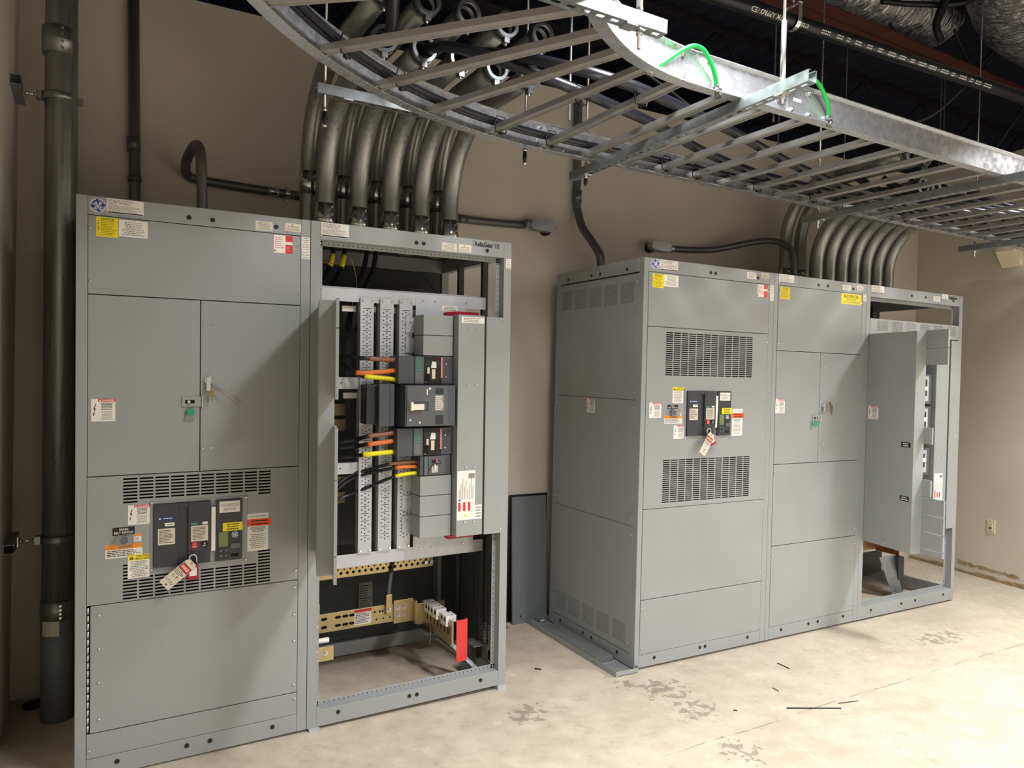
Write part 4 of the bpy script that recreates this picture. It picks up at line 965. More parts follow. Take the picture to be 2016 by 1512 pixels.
# ------------------------------------------------------------------ right line-up: three cabinets
TH = -0.0167; OB = Vector((1.8015, -0.1415, 0.012)); E1 = Vector((math.cos(TH), math.sin(TH), 0)); E2 = Vector((-math.sin(TH), math.cos(TH), 0))
def in_B(p): return tuple(OB+E1*p[0]+E2*p[1]+Vector((0, 0, p[2])))
RB = (0, 0, TH)
def cabB(u0, label):
    global OFF
    OFF = Vector((u0, 0, 0))
    return thing('electrical_cabinet', label, 'electrical cabinet', in_B((u0, 0, 0)), RB, GRP)
DB = 0.905
B1 = cabB(0.0, 'grey switchboard cabinet whose perforated left side faces the gap, main breaker between two slotted vents')
frame_closed(B1, 0.0, 1.0395, DB, 0.033, 0.043, 0.077, 0.073)
xl, xr = 0.034, 0.997
panel(B1, 'top_panel', xl, xr, 1.938, 2.246)
vent_panel(B1, 'breaker_panel', xl, xr, 0.901, 1.938, [(0.168, 0.867, 1.661, 1.914, 12, 21, None), (0.168, 0.868, 0.928, 1.180, 12, 21, None)])
panel(B1, 'middle_panel', xl, xr, 0.385, 0.901); panel(B1, 'lower_panel', xl, xr, 0.073, 0.385)
# side sheets face -x: build facing -y and turn
q = mb('paint_dark'); SX = Matrix(((0, 1, 0, -0.0005), (-1, 0, 0, 0), (0, 0, 1, 0), (0, 0, 0, 1)))
def side(name, z0, z1, bands):
    q = mb('paint'); q.xf = SX; perf_panel(q, -0.872, -0.043, z0+0.0015, z1-0.0015, bands, 0.0165, 0.0038)
    for a, b, c, d in ((-0.872, -0.870, z0+0.0015, z1-0.0015), (-0.045, -0.043, z0+0.0015, z1-0.0015), (-0.870, -0.045, z0+0.0015, z0+0.0035), (-0.870, -0.045, z1-0.0035, z1-0.0015)): q.box(a, b, 0.0015, 0.016, c, d)
    return q.build(name, None, B1)
side('side_panel', 1.519, 2.239, [(2.072, 2.196, [(-0.846+0.1585*k, -0.846+0.1585*k+0.132) for k in range(5)])])
side('side_panel', 0.800, 1.519, []); side('side_panel', 0.076, 0.800, [(0.118, 0.234, [(-0.838+0.156*k, -0.838+0.156*k+0.132) for k in range(5)])])
q = mb('paint_inside'); q.box(0.05, 0.052, 0.05, DB-0.05, 0.08, 2.24); q.build('inner_side', None, B1)
def sidefit(proto, d, z): proto.put(B1, (-0.0006, d, z), (0, 0, -PI/2))
for d in (0.769, 0.508, 0.417, 0.154): sidefit(PLUG, d, 2.270)
for d in (0.765, 0.506, 0.415, 0.157): sidefit(PLUG, d, 0.047)
for d, z in ((0.865, 2.14), (0.06, 2.19), (0.866, 1.56), (0.056, 1.56), (0.866, 1.47), (0.058, 1.475), (0.866, 0.85), (0.056, 0.845), (0.866, 0.76), (0.056, 0.75), (0.866, 0.15), (0.053, 0.13)): sidefit(SCREW, d, z)
q = mb('white'); q.xf = SX; q.box(-0.525, -0.440, -0.0008, 0, 1.424, 1.511); d_danger(q, -0.525, -0.440, 1.424, 1.511, -0.0011); q.build('label', None, B1)
plugs(B1, [(0.501, 2.278), (0.540, 2.277), (0.895, 2.280), (0.145, 0.045), (0.495, 0.047), (0.536, 0.047), (0.890, 0.047)])
screws(B1, [(0.047, 2.19), (0.047, 1.983), (0.988, 1.990), (0.990, 2.203), (0.989, 1.886), (0.989, 1.416), (0.987, 0.95), (0.987, 0.86), (0.986, 0.44), (0.985, 0.34), (0.045, 0.335), (0.985, 0.115), (0.047, 0.112)])
emblem(B1, 0.079, 2.292, 0.029)
stk(B1, (0.111, 0.245, 2.261, 2.320), 'white', d_nameplate); stk(B1, (0.061, 0.143, 2.158, 2.236), 'yellow', d_notice); stk(B1, (0.1435, 0.251, 2.171, 2.237), 'white', d_greek(8, 3))
stk(B1, (0.799, 0.877, 2.270, 2.309), 'white', d_greek(5, 4)); stk(B1, (0.922, 0.995, 2.282, 2.316), 'cream', d_cert)
stk(B1, (0.894, 0.980, 2.165, 2.241), 'white', d_redwhite)
stk(B1, (1.004, 1.038, 2.196, 2.246), 'white', d_vert(['MAIN', 'BONDING', 'JUMPER', 'IN THIS', 'SECTION'], 0)); stk(B1, (1.004, 1.038, 2.146, 2.1955), 'white', d_vert(['GROUNDING', 'ELECTRODE', 'IN THIS', 'SECTION'], 0))
stk(B1, (0.230, 0.311, 1.504, 1.597), 'white', d_caution); stk(B1, (0.062, 0.148, 1.420, 1.507), 'white', d_danger); stk(B1, (0.245, 0.328, 1.298, 1.375), 'white', d_danger)
stk(B1, (0.194, 0.272, 1.472, 1.495), 'black', d_black2('MAIN', 'RELT SWITCH'), -0.0015, 'nameplate', 0.0015)
stk(B1, (0.173, 0.306, 1.386, 1.432), 'white', d_warning); stk(B1, (0.270, 0.300, 1.430, 1.462), 'white', lambda q, x0, x1, z0, z1, y: (q.rect(x0, x1, fx(z0, z1, 0.66), z1, y, 'orange'), q.lines(x0+0.002, x1-0.002, z0+0.003, fx(z0, z1, 0.6), 3, y, 'ink_soft', 3)))
relt_switch(B1, 0.201, 0.270, 1.428, 1.472)
stk(B1, (0.706, 0.793, 1.306, 1.470), 'white', d_service); stk(B1, (0.706, 0.806, 1.414, 1.444), 'vermilion', d_greek(2, 9, 'ink'), -0.0012)
main_breaker(B1, 0.9705, 0.489)
padlock('padlock', 'red lockout padlock tilted on the breaker of the cabinet between two vents', in_B((0.497, -0.034, 1.316)), (0, R(-24), TH), GL_)
danger_tag('white danger tag hanging askew from the padlock above the lower slotted vent', in_B((0.496, -0.047, 1.318)), (0, R(33), TH), [[(-0.012, -0.070), (0.004, -0.072), (-0.006, -0.082)], [(-0.01, -0.1), (0.008, -0.096)], [(0.0, -0.092), (0.002, -0.116)]], GL_)

B2 = cabB(1.0405, 'grey closed switchboard cabinet with yellow bus splices sticker and small double doors')
frame_closed(B2, 1.0405, 1.9485, DB, 0.037, 0.046, 0.072, 0.077)
xl, xr = 1.0785, 1.9025
panel(B2, 'top_panel', xl, xr, 1.838, 2.252); panel(B2, 'door', xl, 1.493, 1.115, 1.838); panel(B2, 'door', 1.493, xr, 1.115, 1.838)
panel(B2, 'middle_panel', xl, xr, 0.595, 1.115); panel(B2, 'lower_panel', xl, xr, 0.077, 0.595)
plugs(B2, [(1.454, 2.281), (1.545, 2.282), (1.805, 2.282), (1.19, 0.049), (1.45, 0.050), (1.541, 0.051), (1.800, 0.050)])
screws(B2, [(1.089, 2.2), (1.892, 2.19), (1.089, 1.885), (1.892, 1.888), (1.509, 1.738), (1.542, 1.739), (1.509, 1.24), (1.542, 1.24), (1.089, 1.058), (1.892, 1.058), (1.092, 0.640), (1.892, 0.645), (1.091, 0.536), (1.892, 0.540), (1.093, 0.116), (1.890, 0.123)])
stk(B2, (1.081, 1.218, 2.267, 2.322), 'white', d_nameplate); stk(B2, (1.694, 1.775, 2.267, 2.303), 'white', d_greek(5, 4)); stk(B2, (1.841, 1.910, 2.274, 2.309), 'cream', d_cert)
stk(B2, (1.097, 1.183, 2.165, 2.242), 'yellow', d_notice)
def d_splice(q, x0, x1, z0, z1, y):
    q.text('BUS SPLICES', fx(x0, x1, 0.13), fx(x0, x1, 0.86), fx(z0, z1, 0.60), fx(z0, z1, 0.90), y, 'ink', 0.02)
    q.lines(fx(x0, x1, 0.18), fx(x0, x1, 0.82), fx(z0, z1, 0.40), fx(z0, z1, 0.54), 2, y, 'ink', 3, True); q.lines(fx(x0, x1, 0.06), fx(x0, x1, 0.94), fx(z0, z1, 0.10), fx(z0, z1, 0.36), 3, y, 'ink_soft', 4, True)
stk(B2, (1.684, 1.889, 2.175, 2.246), 'yellow', d_splice)
stk(B2, (1.911, 1.946, 2.206, 2.254), 'white', d_vert(['NEUTRAL', 'DISCONNECT', 'IN THIS', 'SECTION'], 0)); stk(B2, (1.080, 1.165, 1.441, 1.531), 'white', d_danger)
hasp_lock(B2, 1.428, 1.513, 1.388, 1.427, 1.530, 1.492, 1.493)
q = mb('steel_key')
for a, b in ((1.575, 1.505), (1.590, 1.485)): q.cyl((a, -0.020, b), (a, -0.0225, b), 0.010, 12); q.box(a+0.001, a+0.007, -0.0225, -0.020, b-0.055, b-0.008)
q.build('key', None, B2)
q = mb('teal'); q.box(1.437, 1.470, -0.014, -0.006, 1.358, 1.385); q.m('clear'); q.box(1.422, 1.438, -0.015, -0.005, 1.345, 1.388); q.m('zinc'); q.tube([(1.455, -0.010, 1.385), (1.455, -0.012, 1.4), (1.453, -0.010, 1.408)], 0.001, 6); q.build('seal', None, B2)

B3 = cabB(1.9494, 'open grey switchboard cabinet at right end with its stepped cover swung out into the room')
u0, u1 = 1.9494, 3.0979
open_frame(B3, u0, u1, DB, 0.042, 0.080, 0.087)
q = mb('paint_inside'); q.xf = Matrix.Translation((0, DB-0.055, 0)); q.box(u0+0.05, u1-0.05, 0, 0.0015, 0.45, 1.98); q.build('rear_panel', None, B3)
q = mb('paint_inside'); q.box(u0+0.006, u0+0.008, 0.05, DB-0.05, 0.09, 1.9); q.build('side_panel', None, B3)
q = mb('paint'); perf_panel(q, u0+0.044, u1-0.034, 1.987, 2.095, [(2.012, 2.082, [(2.068+0.165*k, 2.068+0.165*k+0.1275) for k in range(6)])], 0.0182, 0.0042); q.build('perforated_panel', None, B3)
for k, x in enumerate((2.42, 2.62)):
    q = mb('breaker_dark'); q.box(x, x+0.085, 0.42, 0.47, 1.95, 2.25); q.m('white')
    for j in range(3): q.disc((x+0.03, 2.14+0.028*j), 0.004, 8, 0.4195)
    q.build('inner_post', None, B3)
q = mb('paint'); q.box(2.788, 2.945, 0, 0.002, 0.60, 1.83); q.box(2.788, 2.790, 0.002, 0.09, 0.602, 1.828); q.box(2.943, 2.945, 0.002, 0.09, 0.602, 1.828); cv = q.build('wireway_cover', None, B3, 0.001)
stk(cv, (2.80, 2.905, 0.76, 0.98), 'white', d_form)
q = mb('paint'); q.box(2.965, u1-0.034, -0.001, 0.001, 0.553, 1.981); q.box(2.965, 2.967, 0.001, 0.05, 0.555, 1.979); q.build('wireway_cover', None, B3, 0.001)
screws(B3, [(2.83, 1.36), (2.87, 1.36), (2.83, 0.98+0.12), (2.87, 0.98+0.12)], -0.0002); screws(B3, [(3.045, 1.93), (3.05, 1.25), (3.045, 0.6)], -0.0012)
for z0, z1 in ((1.50, 1.72), (1.27, 1.48), (0.97, 1.17)):
    q = mb('breaker_face'); q.box(2.46, 2.78, 0.03, 0.19, z0, z1); b = q.build('circuit_breaker', None, B3, 0.002)
    q = mb('galv_flat'); q.box(2.60, 2.735, 0.024, 0.03, z0+0.02, z1-0.015); q.m('breaker_dark'); q.box(2.66, 2.71, 0.021, 0.024, z0+0.06, z1-0.04); q.build('front_cover', None, b, 0.001)
    q = mb('white'); q.box(2.672, 2.70, 0.012, 0.024, z0+0.10, z0+0.13); q.build('toggle', None, b, 0.001)
    q = mb('pink'); q.box(2.615, 2.635, 0.020, 0.026, z0+0.06, z1-0.06); q.build('barrier_strip', None, b, 0.001)
q = mb('breaker_dark'); q.box(u0+0.06, u1-0.10, 0.195, 0.20, 0.52, 1.95); q.build('barrier', None, B3)
Dv, Mx = swing_door(B3, (1.985, -0.004), (-0.19, -0.98), (0.553, 1.986), 0.396, 0.082, [(1.878, 1.996, 0.16), (1.770, 1.878, 0.16), (1.262, 1.372, 0.062), (0.925, 1.035, 0.062), (0.812, 0.922, 0.165), (0.702, 0.812, 0.165), (0.592, 0.702, 0.165), (0.555, 0.592, 0.165)], None)
def on_door(name, s0, s1, z0, z1, base, draw):
    q = mb(base); q.xf = Mx; q.box(s0, s1, -0.0028, -0.002, z0, z1); draw(q, s0, s1, z0, z1, -0.0031); return q.build(name, None, Dv)
on_door('label', 0.012, 0.100, 1.400, 1.492, 'white', d_danger)
on_door('nameplate', 0.300, 0.372, 1.235, 1.268, 'black', d_greek(2, 3, 'white')); on_door('nameplate', 0.300, 0.372, 0.885, 0.918, 'black', d_greek(2, 4, 'white'))
q = mb('zinc'); q.xf = Mx; q.cyl((0.19, -0.002, 1.966), (0.19, -0.007, 1.966), 0.005, 8); q.cyl((0.19, -0.002, 0.575), (0.19, -0.007, 0.575), 0.005, 8); q.build('screw', None, Dv)
stk(B3, (1.999, 2.136, 2.272, 2.324), 'white', d_nameplate); stk(B3, (2.720, 2.802, 2.262, 2.301), 'white', d_greek(5, 4)); stk(B3, (2.825, 2.900, 2.287, 2.3235), 'white', d_cert)
q = mb(); q.text('ReliaGear', 2.914, 3.022, 2.289, 2.315, -0.0004, 'ink', 0.03); q.text('SB', 3.030, 3.062, 2.289, 2.312, -0.0004, 'ink_soft'); q.build('lettering', None, B3)
plugs(B3, [(2.458, 2.282), (2.623, 2.282), (2.971, 2.280), (2.097, 0.052), (2.444, 0.052), (2.611, 0.054), (2.958, 0.054)])
side_bolts(B3, u0+0.056, [2.20, 2.12]); side_bolts(B3, u1-0.058, [2.18, 2.10, 0.5, 0.42, 0.14])
# copper-brown bus trough at the bottom
q = mb('tin_bus'); q.box(2.0, 2.90, 0.50, 0.508, 0.30, 0.44); q.box(2.80, 2.88, 0.30, 0.308, 0.36, 0.40)
q.m('hole')
for k in range(16): q.disc((2.05+0.05*k, 0.40), 0.009, 10, 0.4995)
q.m('white')
for k in range(7): q.disc((2.15+0.10*k, 0.35), 0.006, 8, 0.4995)
nb = q.build('neutral_bar', None, B3, 0.001); BOLT.put(nb, (2.50, 0.50, 0.345)); BOLT.put(nb, (2.58, 0.50, 0.345))
q = mb('copper'); q.box(2.55, 2.86, 0.30, 0.50, 0.44, 0.446); q.box(2.86, 2.868, 0.30, 0.50, 0.29, 0.44); q.build('lug_bar', None, B3, 0.001)
q = mb('strut'); q.prism([(2.62, 0.30, 0.30), (2.80, 0.30, 0.30), (2.83, 0.24, 0.02), (2.70, 0.24, 0.02)], (0, 0.004, 0)); q.m('paint_inside'); q.box(2.80, 2.87, 0.26, 0.32, 0.02, 0.29); q.build('support_bracket', None, B3)
q = mb('paint_inside'); q.box(2.0, 3.02, 0.55, 0.60, 0.087, 0.25); q.build('rear_channel', None, B3)
OFF = Vector((0, 0, 0))
# ------------------------------------------------------------------ conduits
ORD = ['leftmost', 'second', 'middle', 'fourth', 'fifth']
def arc(c, r, a0, a1, n, ax, ay):
    c = Vector(c); ax = Vector(ax); ay = Vector(ay)
    return [c+ax*r*math.cos(a0+(a1-a0)*k/n)+ay*r*math.sin(a0+(a1-a0)*k/n) for k in range(n+1)]
def elbow(z0, zs, Rr, run, od, cz0, cz1, stub='conduit'):
    """local: stands at the origin, rises and sweeps towards -y; returns (root parts spec)"""
    P = [Vector((0, 0, z0)), Vector((0, 0, zs))]+arc((0, -Rr, zs), Rr, 0, PI/2, 18, (0, 1, 0), (0, 0, 1))[1:]+[Vector((0, -run, zs+Rr))]
    return P
def conduit_elbow(label, loc, zs, Rr, run, od, cz0, cz1, group, bushing=True):
    t = thing('conduit_elbow', label, 'conduit', loc, group=group)
    P = elbow(-0.03, zs, Rr, run, od, cz0, cz1)
    q = mb('conduit'); q.tube(P[:-1], od/2, 22, False); q.pipe(P[-2], P[-1], od/2, od/2-0.004, 22); q.m('hole'); q.cyl(P[-1]+Vector((0, 0.06, 0)), P[-1]+Vector((0, 0.059, 0)), od/2-0.003, 20); q.build('pipe', None, t)
    q = mb('coupling'); q.tube([(0, 0, cz0), (0, 0, cz1)], od/2+0.0035, 28); zm = (cz0+cz1)/2; q.tube([(0, 0, zm-0.003), (0, 0, zm+0.003)], od/2+0.006, 28)
    c = q.build('coupling', None, t)
    for k in range(4): z = cz0+0.018+(cz1-cz0-0.036)*k/3; a = R(-28); q = mb('zinc'); q.cyl((math.sin(-a)*od*0.5, -math.cos(a)*od*0.5, z), (math.sin(-a)*(od*0.5+0.011), -math.cos(a)*(od*0.5+0.011), z), 0.006, 8); q.build('set_screw', None, c)
    if bushing:
        e = P[-1]; q = mb('lug'); q.pipe(e+Vector((0, 0.030, 0)), e+Vector((0, -0.004, 0)), od/2+0.008, od/2-0.006, 26); q.pipe(e+Vector((0, 0.045, 0)), e+Vector((0, 0.034, 0)), od/2+0.010, od/2, 26)
        q.box(-0.012, 0.012, -run-0.002, -run+0.028, e.z-od/2-0.030, e.z-od/2-0.004); q.m('zinc'); q.cyl((0, -run+0.012, e.z-od/2-0.04), (0, -run+0.012, e.z-od/2-0.004), 0.006, 8); q.build('bushing', None, t)
    return t
ZT = 2.336
GF = 'front row of swept conduits over the open left cabinet'; GR = 'back row of swept conduits over the open left cabinet'
first = None
for k in range(5):
    x = 0.128+0.172*k
    lab = ORD[k]+' swept conduit of the nearer row over the open left cabinet, bright coupling at foot'
    if first is None: first = conduit_elbow(lab, (x, 0.33, ZT), 0.215, 0.45, 0.83, 0.092, 0.0, 0.155, GF)
    else: dup(first, (x, 0.33, ZT), lab)
first = None
for k in range(5):
    x = 0.082+0.180*k
    lab = ORD[k]+' swept conduit of the farther row behind the bright-footed conduits of the open left cabinet'
    if first is None: first = conduit_elbow(lab, (x, 0.46, ZT), 0.36, 0.44, 1.08, 0.092, 0.215, 0.335, GR)
    else: dup(first, (x, 0.46, ZT), lab)
GB = 'swept conduits over the right line-up'
first = None
ORD7 = ['first', 'second', 'third', 'middle fourth', 'fifth', 'sixth', 'last']
for k in range(7):
    x = 3.80+0.1445*k
    lab = ORD7[k]+' from left of the seven swept conduits above the bus splices sticker'
    if first is None: first = conduit_elbow(lab, (x, 0.28, ZT), 0.19, 0.42, 0.80, 0.096, 0.0, 0.06, GB)
    else: dup(first, (x, 0.28, ZT), lab)
t0 = conduit_elbow('dark conduit rising steeply behind and left of the seven swept conduits', (3.82, 0.58, ZT), 0.40, 0.45, 1.0, 0.092, 0.06, 0.2, GB)
dup(t0, (3.99, 0.58, ZT), 'dark conduit behind the seven swept conduits, half hidden by the first one')

def wall_run(name, label, pts, r, m, joints=(), group=None, base=None, n=8, strap=()):
    P = spline(pts, n) if n else [Vector(p) for p in pts]
    b = P[0] if base is None else Vector(base)
    global OFF; keep = OFF; OFF = b
    t = thing(name, label, 'conduit', b, group=group)
    q = mb(m); q.tube(P, r, 16); q.build('pipe', None, t)
    for a, c, rr, mm in joints:
        q = mb(mm); q.tube([a, c], rr, 16); q.build('coupling', None, t)
    for s in strap:
        q = mb('zinc'); q.cyl(Vector(s)+Vector((-0.012, 0, 0)), Vector(s)+Vector((0.012, 0, 0)), r+0.004, 12); q.box(s[0]-0.012, s[0]+0.012, s[1]+r-0.01, s[1]+r+0.016, s[2]-r-0.018, s[2]+r+0.018); q.build('strap', None, t)
    OFF = keep
    return t, P
# big vertical service pipe in the left corner
PX = lambda z: -0.9895-0.0096*z
t = thing('service_pipe', 'thick steel pipe standing in the left corner beside the nearest cabinet, grey plastic foot', 'pipe', (PX(0), 0.672, 0)); OFF = Vector((PX(0), 0.672, 0))
q = mb('conduit'); q.tube([(PX(0.46), 0.672, 0.46), (PX(WALL_Z), 0.672, 4.9)], 0.0665, 32); q.build('pipe', None, t)
q = mb('pvc_grey'); q.tube([(PX(0), 0.672, 0), (PX(0.5), 0.672, 0.5)], 0.069, 32); q.build('plastic_foot', None, t)
for za, zb in ((0.475, 0.56), (3.08, 3.20)):
    q = mb('conduit'); q.tube([(PX(za), 0.672, za), (PX((za+zb)/2), 0.672, (za+zb)/2-0.003), (PX((za+zb)/2), 0.672, (za+zb)/2), (PX((za+zb)/2), 0.672, (za+zb)/2+0.003), (PX(zb), 0.672, zb)], [0.0715, 0.0715, 0.073, 0.0715, 0.0715], 32)
    c = q.build('coupling', None, t)
    for k in range(4): q = mb('zinc'); z = za+0.015+(zb-za-0.03)*k/3; q.cyl((PX(z)+0.012, 0.602, z), (PX(z)+0.012, 0.594, z), 0.006, 8); q.build('set_screw', None, c)
q = mb('cream'); q.xf = None
for k in range(6):
    a0, a1 = R(-150+11*k), R(-150+11*(k+1)); q.poly([(PX(0.43)+0.0695*math.cos(a0), 0.672+0.0695*math.sin(a0), 0.405), (PX(0.43)+0.0695*math.cos(a1), 0.672+0.0695*math.sin(a1), 0.405), (PX(0.43)+0.0695*math.cos(a1), 0.672+0.0695*math.sin(a1), 0.49), (PX(0.43)+0.0695*math.cos(a0), 0.672+0.0695*math.sin(a0), 0.49)])
q.build('label', None, t)
OFF = Vector((0, 0, 0))
def wall_strut(label, z, y0, y1):
    t = thing('pipe_support', label, 'pipe support', (-1.197, (y0+y1)/2, z), group='wall brackets of the corner pipe'); global OFF; OFF = Vector((-1.197, (y0+y1)/2, z))
    q = mb('strut'); q.box(-1.197, -1.195, y0, y1, z-0.0205, z+0.0205); q.box(-1.195, -1.156, y0, y1, z-0.0205, z-0.0185); q.box(-1.195, -1.156, y0, y1, z+0.0185, z+0.0205); q.box(-1.158, -1.156, y0, y1, z-0.0185, z-0.010); q.box(-1.158, -1.156, y0, y1, z+0.010, z+0.0185); q.build('strut_channel', None, t)
    q = mb('zinc'); q.cyl((-1.16, 0.672, z), (PX(z)-0.085, 0.672, z), 0.0055, 10); q.cyl((-1.15, 0.672, z), (-1.138, 0.672, z), 0.011, 6); q.cyl((PX(z)-0.10, 0.672, z), (PX(z)-0.088, 0.672, z), 0.010, 6); q.box(-1.156, -1.151, 0.65, 0.694, z-0.022, z+0.022); q.build('rod', None, t)
    q = mb('conduit'); q.pipe((PX(z), 0.672, z-0.0175), (PX(z), 0.672, z+0.0175), 0.0715, 0.067, 32); q.box(PX(z)-0.092, PX(z)-0.07, 0.650, 0.694, z-0.0175, z+0.0175); q.box(PX(z)+0.070, PX(z)+0.094, 0.664, 0.680, z-0.0175, z+0.0175); q.build('pipe_clamp', None, t)
    OFF = Vector((0, 0, 0))
wall_strut('upper wall bracket clamping the thick corner pipe high up', 2.885, 0.50, 0.80)
wall_strut('lower wall bracket clamping the thick corner pipe near the floor', 0.845, 0.50, 0.80)
# thin conduits along the walls
yw = lambda x, r=0.028: wy(x)-r-0.004
wall_run('wall_conduit', 'straight painted conduit rising up the wall behind the nearest left cabinet', [(-0.690, yw(-0.69), 1.2), (-0.690, yw(-0.69), 2.52), (-0.712, yw(-0.7), 3.62)], 0.027, 'wall_conduit',
         [((-0.691, yw(-0.69), 2.605), (-0.693, yw(-0.69), 2.635), 0.0315, 'wall_conduit'), ((-0.698, yw(-0.69), 2.76), (-0.7005, yw(-0.69), 2.83), 0.0315, 'wall_conduit')], None, None, 0, [])
yb_ = yw(0.1, 0.024)
wall_run('wall_conduit', 'hooked steel conduit rising from the nearest cabinet, looping back and running along the wall', [(-0.428, 0.42, 2.31), (-0.430, 0.42, 2.42), (-0.436, 0.42, 2.60), (-0.440, 0.46, 2.70), (-0.447, 0.57, 2.745), (-0.456, 0.70, 2.74), (-0.462, 0.82, 2.71), (-0.440, yb_+0.01, 2.675), (-0.36, yb_+0.01, 2.660), (-0.24, yb_+0.008, 2.655), (0.16, yb_, 2.648), (1.14, yb_-0.02, 2.640), (1.62, yb_-0.032, 2.655)], 0.0245, 'wall_conduit',
         [((-0.03, yb_+0.003, 2.652), (0.03, yb_+0.002, 2.651), 0.027, 'coupling'), ((1.13, yb_-0.02, 2.640), (1.20, yb_-0.021, 2.642), 0.027, 'wall_conduit')], None, None, 8, [(0.075, yb_, 2.650)])
def conduit_body(label, p, flip, m='galv_flat'):
    """elbow body with an oval cover; the stub goes into the wall at the flip end"""
    x, y, z = p; t = thing('conduit_fitting', label, 'conduit fitting', p, (0, R(2.5), 0), group='oval-covered conduit fittings on the back wall'); s = flip
    q = mb('pvc_grey' if m == 'galv_flat' else m); P = [(0.095*math.copysign(1, math.cos(a))*0.62+0.036*math.cos(a), 0, 0.034*math.sin(a)) for a in [2*PI*(k+0.5)/24 for k in range(24)]]
    q.prism(P, (0, 0.055, 0)); q.tube([(-s*0.09, 0.03, 0), (-s*0.13, 0.03, 0)], 0.029, 16); b = q.build('body', None, t, 0.003)
    q = mb('galv'); P2 = [(a*1.03, -0.004, c*1.05) for a, _, c in P]; q.prism(P2, (0, 0.004, 0)); q.m('zinc'); q.cyl((0.088, -0.004, 0), (0.088, -0.008, 0), 0.005, 8); q.cyl((-0.088, -0.004, 0), (-0.088, -0.008, 0), 0.005, 8); q.build('cover', None, t, 0.0015)
    q = mb('black'); q.tube([(s*0.055, 0.05, -0.012), (s*0.055, wy(x)-y+0.01, -0.012)], 0.036, 20); q.build('wall_stub', None, t)
    return t
conduit_body('oval-covered conduit fitting on the wall just above the gap between the two line-ups', (1.735, yw(1.7)-0.055, 2.655), 1)
conduit_body('bright oval-covered conduit fitting above the left end of the right line-up', (2.745, yw(2.7)-0.055, 2.625), -1, 'galv')
wall_run('wall_conduit', 'conduit bending from the bright oval fitting over to the cabinet with bus splices sticker', [(2.86, yw(2.8)-0.02, 2.625), (2.98, yw(2.8)-0.02, 2.628), (3.20, 0.76, 2.640), (3.38, 0.70, 2.680), (3.52, 0.62, 2.715), (3.62, 0.52, 2.718), (3.665, 0.42, 2.66), (3.672, 0.38, 2.56), (3.672, 0.37, 2.31)], 0.0235, 'wall_conduit', [((3.672, 0.372, 2.345), (3.672, 0.372, 2.40), 0.0275, 'coupling')], None, None, 8, [])
wall_run('wall_conduit', 'painted conduit dropping down the wall and bending forward into the vented right cabinet', [(2.020, yw(2.0), 3.62), (2.026, yw(2.0), 3.2), (2.030, yw(2.0), 2.86), (2.034, 0.85, 2.79), (2.035, 0.80, 2.68), (2.045, 0.70, 2.57), (2.05, 0.62, 2.48), (2.05, 0.60, 2.42), (2.05, 0.60, 2.30)], 0.0275, 'wall_conduit', [((2.029, yw(2.0), 2.86), (2.030, yw(2.0), 2.94), 0.0325, 'wall_conduit')], None, None, 8, [])
# ------------------------------------------------------------------ ladder cable tray
ZB, ZH = 2.725, 2.852
CX, CY, RI, RO = 1.02, -2.285, 0.93, 1.935     # centre and edges of the curved piece
YN, YFR = CY+RI, CY+RO                          # near and far edge of the straight run (-1.355, -0.350)
RAILP = lambda s: [(0, 0), (s*0.044, 0), (s*0.044, 0.003), (s*0.003, 0.003), (s*0.003, ZH-ZB-0.003), (s*0.034, ZH-ZB-0.003), (s*0.034, ZH-ZB), (0, ZH-ZB)]
def rail(q, pts, sgn):
    """I-shaped side rail: web plus top and bottom flanges"""
    H = ZH-ZB; w_ = 0.023
    prof = [(-w_, 0), (w_, 0), (w_, 0.003), (0.0015, 0.003), (0.0015, H-0.003), (0.016, H-0.003), (0.016, H), (-0.016, H), (-0.016, H-0.003), (-0.0015, H-0.003), (-0.0015, 0.003), (-w_, 0.003)]
    q.sweep(pts, prof)
def rung(q, a, b, w_=0.021, h=0.022):
    q.m('rung_aluminium'); a = Vector(a); b = Vector(b)
    q.sweep([a, b], [(-w_, 0), (-w_+0.006, 0), (-w_+0.006, 0.004), (w_-0.006, 0.004), (w_-0.006, 0), (w_, 0), (w_, h), (0.006, h), (0.006, h+0.002), (-0.006, h+0.002), (-0.006, h), (-w_, h)])
GT = 'ladder cable tray overhead'
TB = thing('cable_tray', 'curved piece of aluminium ladder cable tray bending overhead towards the viewer', 'cable tray', (CX, CY, ZB), group=GT); OFF = Vector((CX, CY, ZB))
for r in (RI+0.023, RO-0.023):
    P = [Vector((CX+r*math.cos(a), CY+r*math.sin(a), ZB)) for a in [R(90+92*k/30) for k in range(31)]]
    q = mb('aluminium'); rail(q, P, 1); q.build('side_rail', None, TB)
for (xa, ya), (xb, yb2) in (((0.955, -0.45), (0.955, -1.28)), ((0.656, -0.473), (0.761, -1.300)), ((0.334, -0.561), (0.600, -1.345)), ((0.073, -0.703), (0.455, -1.425)), ((-0.193, -0.884), (0.310, -1.525)), ((-0.433, -1.115), (0.205, -1.665)), ((-0.62, -1.36), (0.14, -1.83)), ((-0.78, -1.68), (0.10, -2.05))):
    ra = math.hypot(xa-CX, ya-CY); rb = math.hypot(xb-CX, yb2-CY); ca = Vector((CX, CY, 0))
    va = (Vector((xa, ya, 0))-ca).normalized()*(RO-0.026)+ca; vb = (Vector((xb, yb2, 0))-ca).normalized()*(RI+0.026)+ca
    q = mb(); rung(q, (va.x, va.y, ZB+0.004), (vb.x, vb.y, ZB+0.004)); q.build('rung', None, TB)
TS = thing('cable_tray', 'long straight run of aluminium ladder cable tray above the right line-up', 'cable tray', (CX, YN, ZB), group=GT); OFF = Vector((CX, YN, ZB))
XE = 5.62
